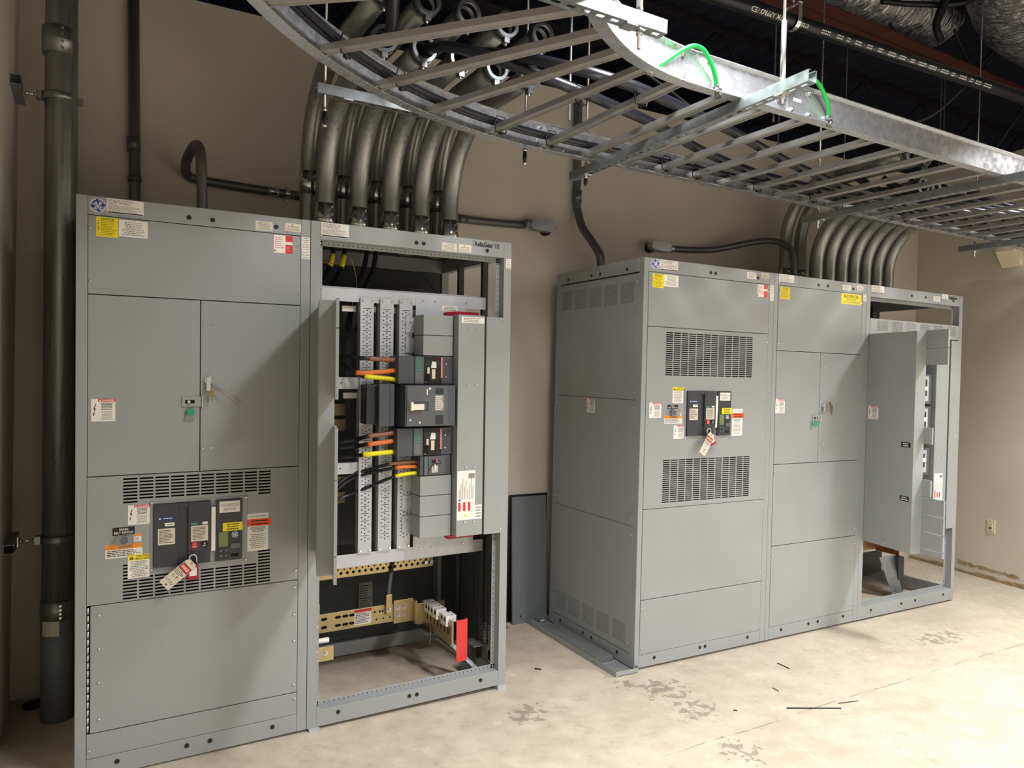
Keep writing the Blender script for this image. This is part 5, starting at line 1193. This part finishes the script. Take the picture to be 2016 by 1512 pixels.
for y in (YN+0.023, YFR-0.023):
    q = mb('aluminium'); rail(q, [Vector((CX+0.002, y, ZB)), Vector((2.0, y, ZB)), Vector((XE, y, ZB))], 1); q.build('side_rail', None, TS)
x = 1.197; k = 0; proto_r = None
while x < XE:
    if proto_r is None:
        q = mb(); OFFs = OFF; OFF = Vector((0, 0, 0)); rung(q, (0, YFR-0.026, ZB+0.004), (0, YN+0.026, ZB+0.004)); OFF = Vector((0, 0, 0)); proto_r = q.build('rung', None, TS); proto_r.location = (x-OFFs.x, -OFFs.y, -OFFs.z); OFF = OFFs
    else:
        o = proto_r.copy(); C.objects.link(o); o.parent = TS; o.location = (x-OFF.x, -OFF.y, -OFF.z)
    x += 0.2286
q = mb('zinc'); q.cyl((0, 0, 0), (0, -0.007, 0), 0.0085, 10); q.cyl((0, -0.007, 0), (0, -0.012, 0), 0.0045, 8); CBOLT = Proto('carriage_bolt', q)
def splice(parent, x0, x1, y, s):
    q = mb('aluminium'); yy = y+s*0.0035; q.box(x0, x1, min(y, yy), max(y, yy), ZB+0.006, ZH-0.006); p = q.build('splice_plate', None, parent, 0.001)
    for x in (x0+0.018, x1-0.018):
        for z in (ZB+0.022, ZH-0.022): CBOLT.put(p, (x, yy, z))
    if s < 0 and y < -1:
        q = mb(); q.lines(x0+0.03, x1-0.04, (ZB+ZH)/2-0.010, (ZB+ZH)/2+0.012, 1, yy-0.0006, 'white', 4, False, 0.6); q.build('stamp', None, p)
yn = YN+0.023
splice(TS, 0.930, 1.095, yn-0.0018, -1); splice(TS, 1.510, 1.650, yn-0.0018, -1); splice(TS, 0.93, 1.10, YFR-0.023-0.0018, -1); splice(TS, 1.52, 1.66, YFR-0.023-0.0018, -1); splice(TS, 4.56, 4.72, yn-0.0018, -1)
OFF = Vector((0, 0, 0))
# strut trapezes
def strut_bar(label, a, b, group, z=ZB, flip=False):
    a = Vector((a[0], a[1], z)); b = Vector((b[0], b[1], z)); d = (b-a).normalized(); L_ = (b-a).length; s = Vector((d.y, -d.x, 0))
    t = thing('strut_channel', label, 'strut', (a.x, a.y, z-0.041), (0, 0, math.atan2(d.y, d.x)), group)
    q = mb('strut'); h = 0.0205
    q.box(0, L_, -h, -h+0.0025, 0, 0.041); q.box(0, L_, h-0.0025, h, 0, 0.041)
    q.box(0, L_, -h+0.0025, -h+0.0095, 0.0385, 0.041); q.box(0, L_, h-0.0095, h-0.0025, 0.0385, 0.041)
    xs = []; x = 0.02
    zz0, zz1 = 0, 0.0025
    hs = []
    while x < L_-0.04: hs.append((round(x, 4), round(x+0.028, 4), -0.007, 0.007)); x += 0.0508
    bt = MB(); bt.m('strut'); bt.xf = Matrix(((1, 0, 0, 0), (0, 0, 1, 0), (0, 1, 0, 0), (0, 0, 0, 1))); bt.holes_plate(0, L_, -h+0.0025, h-0.0025, hs, 0, 0.0025)
    n = len(q.v); q.v += bt.v; q.f += [tuple(k+n for k in f) for f in bt.f]; q.mi += bt.mi; q.sm += bt.sm
    q.build('channel', None, t)
    for x in (0.13, L_-0.13): q = mb('zinc'); q.box(x-0.02, x+0.02, -0.020, 0.020, -0.006, 0.0); q.build('square_washer', None, t)
    return t
GS = 'strut channels carrying the cable tray'
strut_bar('slotted strut under the tray bending point, above the gap between the line-ups', (1.238, -1.665), (1.300, -0.140), GS)
strut_bar('slotted strut under the straight tray above the bus splices cabinet', (3.12, -1.66), (3.12, -0.14), GS)
strut_bar('slotted strut under the far end of the tray before the right wall', (4.93, -1.66), (4.93, -0.14), GS)
strut_bar('strut hanging crosswise in front of the left swept conduits', (-0.09, -0.30), (0.97, -0.30), GS, 2.838)
strut_bar('bright slotted strut at top centre crossing under the curved tray near the viewer', (-0.95, -1.645), (0.585, -1.645), GS)
def rod(label, x, y, z0, z1, sleeve=None, group='threaded hanger rods', tip=False):
    t = thing('hanger_rod', label, 'hanger rod', (x, y, z0), group=group)
    q = mb('zinc'); q.cyl((0, 0, 0), (0, 0, z1-z0), 0.0055, 10); q.build('rod', None, t)
    q = mb('zinc'); zn = ZB-0.041-z0
    q.cyl((0, 0, zn-0.018), (0, 0, zn-0.006), 0.0105, 6); q.cyl((0, 0, zn+0.047), (0, 0, zn+0.058), 0.0105, 6); q.build('nut', None, t)
    if sleeve: q = mb('zinc'); q.cyl((0, 0, zn+0.06), (0, 0, sleeve-z0), 0.0095, 12); q.build('stiffener_tube', None, t)
    if tip: q = mb('black'); q.tube([(0, 0, -0.005), (0, 0, 0.012), (0, 0, 0.045)], [0.006, 0.011, 0.008], 8); q.build('tip_cap', None, t)
    return t
ZC = 5.0
rod('bright hanger rod with stiffener tube at the near strut end by the tray bend', 1.243, -1.535, ZB-0.075, ZC, 2.945)
rod('hanger rod at the wall end of the strut at the tray bend', 1.294, -0.27, ZB-0.09, ZC, None, 'threaded hanger rods', True)
rod('hanger rod at the wall end of the strut above the bus splices cabinet', 3.12, -0.25, ZB-0.09, ZC)
rod('hanger rod at the near end of the strut above the bus splices cabinet', 3.12, -1.55, ZB-0.075, ZC)
rod('hanger rod at the wall end of the far strut before the right wall', 4.93, -0.25, ZB-0.09, ZC)
rod('thick bright hanger rod at the end of the top centre strut', 0.495, -1.645, ZB-0.100, ZC, 3.2)
rod('hanger rod with black tip in front of the left swept conduits', -0.055, -0.30, ZB-0.04, ZC, None, 'threaded hanger rods', True)
rod('hanger rod with black tip right of the left swept conduits', 0.912, -0.30, ZB-0.04, ZC, None, 'threaded hanger rods', True)
# cables lying in the tray
def cable(label, pts, r, group='black power cables in the tray', m='cable', sm=8):
    P = spline(pts, sm); t = thing('power_cable', label, 'cable', P[0], group=group); global OFF; OFF = P[0]
    q = mb(m); q.tube(P, r, 14); q.build('jacket', None, t); OFF = Vector((0, 0, 0)); return t
zc_ = ZB+0.030
def along(rad, z, xend, y, a0=178):
    return [(CX+rad*math.cos(R(a)), CY+rad*math.sin(R(a)), z) for a in range(a0, 89, -8)]+[(1.6, y, z), (2.6, y, z), (4.0, y, z), (5.0, y, z), (5.55, y, z)]
cable('black cable hugging the outer rail of the tray all round the bend', along(RO-0.075, zc_+0.018, 9.3, CY+RO-0.075), 0.012)
cable('second black cable lying beside the one along the outer tray rail', along(RO-0.103, zc_+0.018, 9.3, CY+RO-0.103), 0.012)
cable('thick black cable leaving a conduit mouth and crossing the tray bend diagonally', [(0.315, -0.30, 3.0), (0.315, -0.52, 2.995), (0.36, -0.66, 2.96), (0.50, -0.80, 2.89), (0.72, -0.90, 2.815), (0.95, -0.90, 2.785), (1.27, -0.82, 2.782), (1.66, -0.68, 2.78), (2.0, -0.585, 2.78), (2.4, -0.52, 2.78), (3.2, -0.50, 2.78), (5.0, -0.50, 2.78), (5.55, -0.5, 2.78)], 0.022)
cable('thick black cable beyond it curving towards the near rail of the tray', [(0.485, -0.45, 3.0), (0.485, -0.6, 2.99), (0.55, -0.85, 2.90), (0.70, -1.04, 2.82), (0.90, -1.10, 2.785), (1.15, -1.06, 2.78), (1.6, -0.95, 2.78), (2.4, -0.72, 2.78), (3.2, -0.60, 2.78), (5.0, -0.60, 2.78), (5.55, -0.6, 2.78)], 0.022)
cable('black cable bending up out of the leftmost conduit mouth over the tray', [(0.135, -0.30, 3.0), (0.135, -0.50, 2.99), (0.12, -0.60, 3.03), (0.09, -0.68, 3.14), (0.06, -0.74, 3.32)], 0.024)
for k in range(5):
    cable('black cables lying in the far part of the tray', [(3.4+0.2*k, -0.30-0.06*k, 3.0), (3.6+0.2*k, -0.45-0.07*k, 2.86), (4.1+0.2*k, -0.68-0.09*k, 2.775), (5.2, -0.72-0.09*k, 2.77), (5.55, -0.72-0.09*k, 2.77)], 0.024)
# cable ties round rungs
def tie(p, label, d=(0, 1)):
    t = thing('cable_tie', label, 'cable tie', p, (0, 0, math.atan2(d[1], d[0])-PI/2), group='black cable ties on the tray rungs')
    q = mb('black'); q.tube([(-0.028, 0, -0.004), (0.028, 0, -0.004), (0.032, 0, 0.03), (0.02, 0, 0.065), (-0.02, 0, 0.065), (-0.032, 0, 0.03), (-0.028, 0, -0.004)], 0.0028, 6); q.box(-0.009, 0.009, -0.006, 0.006, -0.012, -0.003); q.build('strap', None, t)
for (x, y, d, lab) in ((-0.153, -0.90, (0.6, -0.7), 'cable tie at the outer end of the second rung of the tray bend'), (0.110, -0.735, (0.5, -0.8), 'cable tie at the outer end of the third rung of the tray bend'), (0.665, -0.505, (0.1, -1), 'cable tie at the outer end of the rung before the bend ends'), (0.955, -0.470, (0, 1), 'cable tie at the outer end of the last rung of the tray bend'),
                       (0.760, -0.98, (0.1, -1), 'cable tie around a thick cable in the middle of the tray bend'), (0.958, -1.10, (0, 1), 'cable tie around a thick cable near the inner rail'), (1.654, -0.47, (0, 1), 'cable tie on the second rung right of the strut at the bend'), (1.883, -0.45, (0, 1), 'cable tie on the third rung right of the strut at the bend'), (2.34, -0.45, (0, 1), 'cable tie on a rung in the middle of the straight tray'), (2.80, -0.46, (0, 1), 'cable tie on a rung left of the strut above the bus splices cabinet'), (3.12, -0.40, (0, 1), 'cable tie on the strut above the bus splices cabinet'), (3.71, -0.46, (0, 1), 'cable tie on a rung above the open right cabinet')):
    tie((x, y, ZB+0.0), lab, d)
# green bonding jumpers on the near rail
def jumper(label, pts):
    P = spline(pts, 8); t = thing('bonding_jumper', label, 'bonding jumper', P[0], group='green bonding jumpers on the near tray rail'); global OFF; OFF = P[0]
    q = mb('green'); q.tube(P[2:-2], 0.0082, 12); q.build('cable', None, t)
    for a, b in ((P[3], P[0]), (P[-4], P[-1])):
        d = (b-a).normalized(); q = mb('lug'); q.tube([a, a+d*0.022], 0.0098, 10); e = a+d*0.018; q.box(min(e.x, (e+d*0.035).x)-0.006, max(e.x, (e+d*0.035).x)+0.006, yn-0.010, yn-0.004, min(e.z, (e+d*0.035).z)-0.004, max(e.z, (e+d*0.035).z)+0.004); c = e+d*0.02; q.m('zinc'); q.cyl((c.x, yn-0.010, c.z), (c.x, yn-0.020, c.z), 0.008, 6); q.build('lug', None, t)
    OFF = Vector((0, 0, 0))
jumper('green bonding jumper looping over the joint where the tray bend meets the straight run', [(0.815, yn-0.010, 2.745), (0.850, yn-0.022, 2.772), (0.905, yn-0.032, 2.815), (0.965, yn-0.036, 2.850), (1.018, yn-0.036, 2.850), (1.062, yn-0.032, 2.812), (1.092, yn-0.024, 2.775), (1.115, yn-0.010, 2.745)])
jumper('green bonding jumper looping over the tray joint beside the strut end', [(1.475, yn-0.010, 2.79), (1.515, yn-0.03, 2.835), (1.56, yn-0.040, 2.868), (1.62, yn-0.040, 2.872), (1.675, yn-0.036, 2.845), (1.725, yn-0.028, 2.79), (1.752, yn-0.010, 2.752)])
# ------------------------------------------------------------------ up in the ceiling
# sprinkler pipe with printed lettering wrapped round it
SPA, SPB = Vector((-3.0, -0.02, 3.80)), Vector((13.0, -0.92, 3.80)); SPD = (SPB-SPA).normalized(); SPR = 0.041
t = thing('sprinkler_pipe', 'long dark steel sprinkler pipe with white printed lettering, running above the tray', 'pipe', SPA); OFF = SPA
PQ = mb('pipe_black'); PQ.tube([SPA, SPB], SPR, 24)
def wrap_text(parent, s, x, h, ang):
    vs_, fs, asp = glyphs(s, 0.02); q = mb('white'); w_ = asp*h
    for u, v in vs_:
        a = ang-(v-0.5)*h/SPR; c = SPA+SPD*((x+(1-u)*w_-SPA.x)/SPD.x); side = Vector((SPD.y, -SPD.x, 0))
        q.vert(c+(side*math.cos(a)+Vector((0, 0, 1))*math.sin(a))*(SPR+0.0006))
    for f in fs: q.face(f, False)
    return q.build('lettering', None, parent)
ANG = R(-32)
wrap_text(t, 'FM APPROVED', 2.36, 0.028, ANG); wrap_text(t, 'STEEL', 2.74, 0.022, ANG)
rd = random.Random(6); q = PQ; q.m('white'); x = 2.93
while x < 4.6:
    wl = rd.uniform(0.03, 0.09)
    for da in (-0.18, 0.18):
        P = []
        for xx, aa in ((x, ANG+da-0.09), (x+wl, ANG+da-0.09), (x+wl, ANG+da+0.09), (x, ANG+da+0.09)):
            c = SPA+SPD*((xx-SPA.x)/SPD.x); side = Vector((SPD.y, -SPD.x, 0)); P.append(c+(side*math.cos(aa)+Vector((0, 0, 1))*math.sin(aa))*(SPR+0.0006))
        n = 5 
        for j in range(n):
            a0, a1 = j/n, (j+0.6)/n; q.poly([P[0].lerp(P[1], a0), P[0].lerp(P[1], a1), P[3].lerp(P[2], a1), P[3].lerp(P[2], a0)])
    x += wl+rd.uniform(0.02, 0.06)
q.build('pipe', None, t); OFF = Vector((0, 0, 0))
def clevis(label, x):
    c = SPA+SPD*((x-SPA.x)/SPD.x); t = thing('pipe_hanger', label, 'pipe hanger', (c.x, c.y, c.z+0.075), group='clevis hangers of the sprinkler pipe')
    q = mb('zinc'); pts = [(0, 0.055, 0.02), (0, 0.055, -0.075)]+[(0, 0.055*math.cos(a), -0.075-0.055*math.sin(a)) for a in [PI*k/10 for k in range(1, 10)]]+[(0, -0.055, -0.075), (0, -0.055, 0.02)]
    q.sweep(pts, [(-0.016, 0), (0.016, 0), (0.016, 0.003), (-0.016, 0.003)], False, (0, 0.01, 1)) if False else None
    for a, b in zip(pts[:-1], pts[1:]):
        q.prism([(-0.016, a[1], a[2]), (0.016, a[1], a[2]), (0.016, b[1], b[2]), (-0.016, b[1], b[2])], (0, 0.003 if True else 0, 0.0005))
    q.box(-0.016, 0.016, -0.058, 0.058, 0.018, 0.022); q.build('clevis', None, t)
    q = mb('zinc'); q.cyl((0, 0, 0.01), (0, 0, 1.15), 0.006, 8); q.cyl((0, 0, 0.022), (0, 0, 0.034), 0.011, 6); q.build('rod', None, t)
clevis('clevis hanger on the sprinkler pipe near its printed lettering at top centre', 2.72); clevis('clevis hanger on the sprinkler pipe at the right edge under the foil duct', 5.42)
# steel joists
def joist(label, y, zb, zt, m, group='steel roof joists', x0=-3, x1=13.5, ww=0.09, skew=0.02):
    t = thing('roof_joist', label, 'joist', (x0, y, zb), (0, 0, skew*0.25), group)
    L_ = x1-x0
    q = mb(m); q.box(0, L_, -ww, -0.012, 0, 0.006); q.box(0, L_, 0.012, ww, 0, 0.006); q.box(0, L_, -0.018, -0.012, 0.006, 0.09); q.box(0, L_, 0.012, 0.018, 0.006, 0.09); q.build('bottom_chord', None, t)
    q = mb(m); q.box(0, L_, -0.06, -0.012, zt-zb-0.006, zt-zb); q.box(0, L_, 0.012, 0.06, zt-zb-0.006, zt-zb); q.box(0, L_, -0.018, -0.012, zt-zb-0.06, zt-zb-0.006); q.build('top_chord', None, t)
    q = mb('joist_dark'); x = 0.1; k = 0
    while x < L_-0.6: q.tube([(x, 0, 0.02 if k % 2 == 0 else zt-zb-0.03), (x+0.55, 0, zt-zb-0.03 if k % 2 == 0 else 0.02)], 0.012, 6); x += 0.55; k += 1
    q.build('web', None, t)
joist('wide rust-red steel joist passing under the foil duct', 0.28, 4.40, 4.99, 'joist', ww=0.11)
joist('dark steel joist farther back beyond the rust-red one', 1.75, 4.45, 4.99, 'joist_dark'); joist('dark steel joist farthest back under the deck', 3.2, 4.45, 4.99, 'joist_dark')
joist('dark reddish joist nearer the viewer above the tray bend', -1.5, 4.55, 4.99, 'joist')
# foil flexible duct
def duct(label, pts, r):
    P = spline(pts, 14); t = thing('flexible_duct', label, 'duct', P[0], group='foil-wrapped flexible ducts'); global OFF; OFF = P[0]
    q = mb('foil'); rd = random.Random(3); n = 40; k = len(P); q.tube(P, [r*(1+0.03*math.sin(i*1.9)+rd.uniform(-0.015, 0.015)) for i in range(k)], n)
    for i, v in enumerate(q.v[:k*n]):
        c = P[i//n]; d = v-c; q.v[i] = c+d*(1+0.025*math.sin(11*(i % n)*2*PI/n+i//n*0.9)+rd.uniform(-0.012, 0.012))
    q.build('jacket', None, t); OFF = Vector((0, 0, 0)); return t
DU = duct('big foil-wrapped flexible duct sagging below the deck at top right', [(4.55, -0.95, 4.98), (4.85, -0.62, 4.86), (5.35, -0.32, 4.74), (6.1, -0.22, 4.70), (7.2, -0.4, 4.72), (8.6, -0.8, 4.75), (10.5, -1.2, 4.8)], 0.36)
DU2 = duct('smaller foil-wrapped duct beyond the black straps at top right', [(3.95, 0.55, 4.93), (4.4, 0.42, 4.80), (5.0, 0.36, 4.80), (5.6, 0.5, 4.92)], 0.24)
t = thing('hanging_strap', 'black crossed straps holding the foil ducts at top right', 'strap', (4.75, -0.1, 4.5)); OFF = Vector((4.75, -0.1, 4.5))
q = mb('black'); q.tube(spline([(4.45, -0.55, 5.0), (4.62, -0.2, 4.62), (4.85, 0.05, 4.50), (5.0, 0.1, 4.42)], 6), 0.030, 6); q.tube(spline([(5.25, -0.35, 4.95), (4.95, -0.15, 4.62), (4.62, 0.05, 4.58), (4.3, 0.15, 4.56)], 6), 0.024, 6); q.build('strap', None, t); OFF = Vector((0, 0, 0))
# thin suspended wires and flexible conduit up there
def hang(label, pts, r, m, name='overhead_wire', cat='wire', group='thin wires and rods in the dark ceiling space'):
    P = spline(pts, 8); t = thing(name, label, cat, P[0], group=group); global OFF; OFF = P[0]; q = mb(m); q.tube(P, r, 8); q.build('strand', None, t); OFF = Vector((0, 0, 0))
hang('flexible grey conduit drooping across the dark ceiling above the tray bend', [(2.0, 1.25, 4.99), (2.6, 1.35, 4.35), (3.4, 1.4, 4.05), (4.4, 1.4, 3.75), (5.6, 1.3, 3.72)], 0.013, 'strut')
hang('grey flexible conduit curving down under the rust-red joist', [(6.8, 0.5, 4.99), (5.9, 0.6, 4.2), (5.4, 0.62, 3.95), (5.2, 0.6, 3.75)], 0.012, 'strut')
hang('grey flexible conduit sagging behind the sprinkler pipe at right', [(8.2, 0.9, 4.99), (7.2, 0.8, 4.1), (6.6, 0.75, 3.9), (6.0, 0.7, 3.85)], 0.012, 'strut')
hang('blue wire hanging beside the foil duct at top right', [(4.85, -0.55, 5.0), (4.92, -0.4, 4.75), (5.05, -0.2, 4.5), (5.2, -0.1, 4.42)], 0.006, 'blue')
for k, (x, y, z0) in enumerate(((3.55, 0.5, 3.6), (3.9, 0.75, 3.5), (4.8, 0.8, 3.6), (6.4, 0.9, 3.6), (6.55, 0.95, 3.6))):
    hang('thin vertical hanger rods in the dark ceiling space behind the tray', [(x, y, 5.0), (x, y, (z0+4.99)/2), (x, y, z0)], 0.007, 'strut', 'hanger_rod', 'hanger rod')
hang('thin vertical rod rising from the tray beside the left conduit mouths', [(0.86, -0.75, 4.99), (0.86, -0.75, 4.0), (0.86, -0.75, 2.74)], 0.006, 'strut', 'hanger_rod', 'hanger rod')
# ------------------------------------------------------------------ things on the floor
# loose cover tray lying beside the right line-up
c0, c1 = Vector((1.755, 0.84, 0)), Vector((1.735, -0.165, 0)); d = (c1-c0).normalized()
t = thing('loose_cover', 'long grey folded cover with perforated ends lying on the floor by the right line-up', 'metal cover', c0, (0, 0, math.atan2(d.y, d.x)+R(0)))
Lc = (c1-c0).length; wd = 0.078
def dots(q, xa, xb):
    q.m('hole')
    for i in range(int((xb-xa)/0.014)):
        for j in range(9):
            cx_, cy_ = xa+0.007+i*0.014, -0.062+j*0.0150+(0.0075 if i % 2 else 0)
            if cy_ < 0.068: q.poly([(cx_+0.0036*math.cos(a), cy_+0.0036*math.sin(a), 0.0075) for a in [PI*k/4 for k in range(8)]])
q = mb('paint'); q.box(0, Lc, -wd, wd, 0.005, 0.007); q.box(0, Lc, -wd, -wd+0.002, 0.007, 0.036); q.box(0, Lc, wd-0.002, wd, 0.007, 0.036); q.box(0, 0.002, -wd+0.002, wd-0.002, 0.007, 0.03); q.box(Lc-0.002, Lc, -wd+0.002, wd-0.002, 0.007, 0.03)
q.box(0, Lc, -wd, -wd+0.012, 0.0, 0.005); q.box(0, Lc, wd-0.012, wd, 0.0, 0.005)
dots(q, 0.03, 0.20); dots(q, Lc-0.17, Lc-0.02); q.build('cover_sheet', None, t, 0.001)
q = mb('paint_dark'); q.box(0.20, Lc-0.19, -wd+0.004, wd-0.03, 0.0075, 0.040); q.build('inner_baffle', None, t, 0.004)
# grey sheets leaning on the wall between the line-ups
t = thing('leaning_panel', 'flat grey metal panel leaning against the wall in the gap between the line-ups', 'metal panel', (1.72, wy(1.7)-0.06, 0)); OFF = Vector((1.72, wy(1.7)-0.06, 0))
yb2 = wy(1.7)
q = mb('pvc_grey'); q.prism([(1.572, yb2-0.075, 0.0), (1.842, yb2-0.075, 0.0), (1.842, yb2-0.030, 0.84), (1.572, yb2-0.030, 0.84)], (0, 0.016, 0.001)); q.build('sheet', None, t, 0.003)
q = mb('black'); q.box(1.56, 1.86, yb2-0.012, yb2-0.004, 0.0, 0.852); q.build('gasket_edge', None, t)
q = mb('hole'); q.cyl((1.632, yb2-0.073, 0.05), (1.632, yb2-0.0765, 0.05), 0.006, 8); q.build('bolt_hole', None, t); OFF = Vector((0, 0, 0))
t = thing('leaning_panel', 'small dark-edged grey plate leaning by the foot of the open left cabinet', 'metal panel', (1.43, 0.80, 0)); OFF = Vector((1.43, 0.80, 0))
q = mb('paint_dark'); q.prism([(1.36, 0.80, 0.0), (1.52, 0.78, 0.0), (1.44, 0.84, 0.17), (1.34, 0.85, 0.17)], (0, 0.006, 0)); q.build('sheet', None, t, 0.001); OFF = Vector((0, 0, 0))
t = thing('conduit_ring', 'grey metal ring lying on the floor behind the loose cover', 'metal ring', (1.79, 0.81, 0))
q = mb('strut'); q.pipe((0, 0, 0), (0, 0, 0.022), 0.045, 0.036, 28); q.build('ring', None, t)
t = thing('black_cord', 'coil of black cord on the floor behind the corner pipe at left', 'cord', (-1.08, 0.85, 0)); 
q = mb('black'); q.tube(spline([(0.12, -0.04, 0.012), (0.06, 0.0, 0.014), (0.0, 0.03, 0.012), (-0.05, 0.0, 0.014), (-0.03, -0.04, 0.012), (0.02, -0.03, 0.02), (0.03, 0.02, 0.02)], 6), 0.011, 8); q.build('cord', None, t)
def scrap(label, a, b, r):
    P = [Vector((a[0], a[1], r)), Vector(((a[0]+b[0])/2+0.002, (a[1]+b[1])/2, r)), Vector((b[0], b[1], r))]
    t = thing('cable_tie_offcut', label, 'offcut', P[0], group='black offcuts on the concrete floor'); global OFF; OFF = P[0]
    q = mb('black'); q.tube(P, r, 6); q.build('strip', None, t); OFF = Vector((0, 0, 0))
scrap('longest thin black offcut on the floor at lower right', (2.2, -0.86), (2.45, -0.99), 0.0032)
scrap('short black offcut touching the end of the longest one', (2.49, -0.945), (2.61, -0.975), 0.0022)
scrap('short black offcut on the floor nearer the right line-up', (2.64, -0.43), (2.635, -0.52), 0.0028)
scrap('tiny black offcut between the two short ones on the floor', (2.335, -0.655), (2.33, -0.70), 0.0022)
scrap('dark scrap on the floor in front of the gap between the line-ups', (1.318, 0.14), (1.345, 0.115), 0.004)
scrap('tiny dark scrap on the floor left of the longest offcut', (1.94, -0.75), (1.95, -0.765), 0.003)
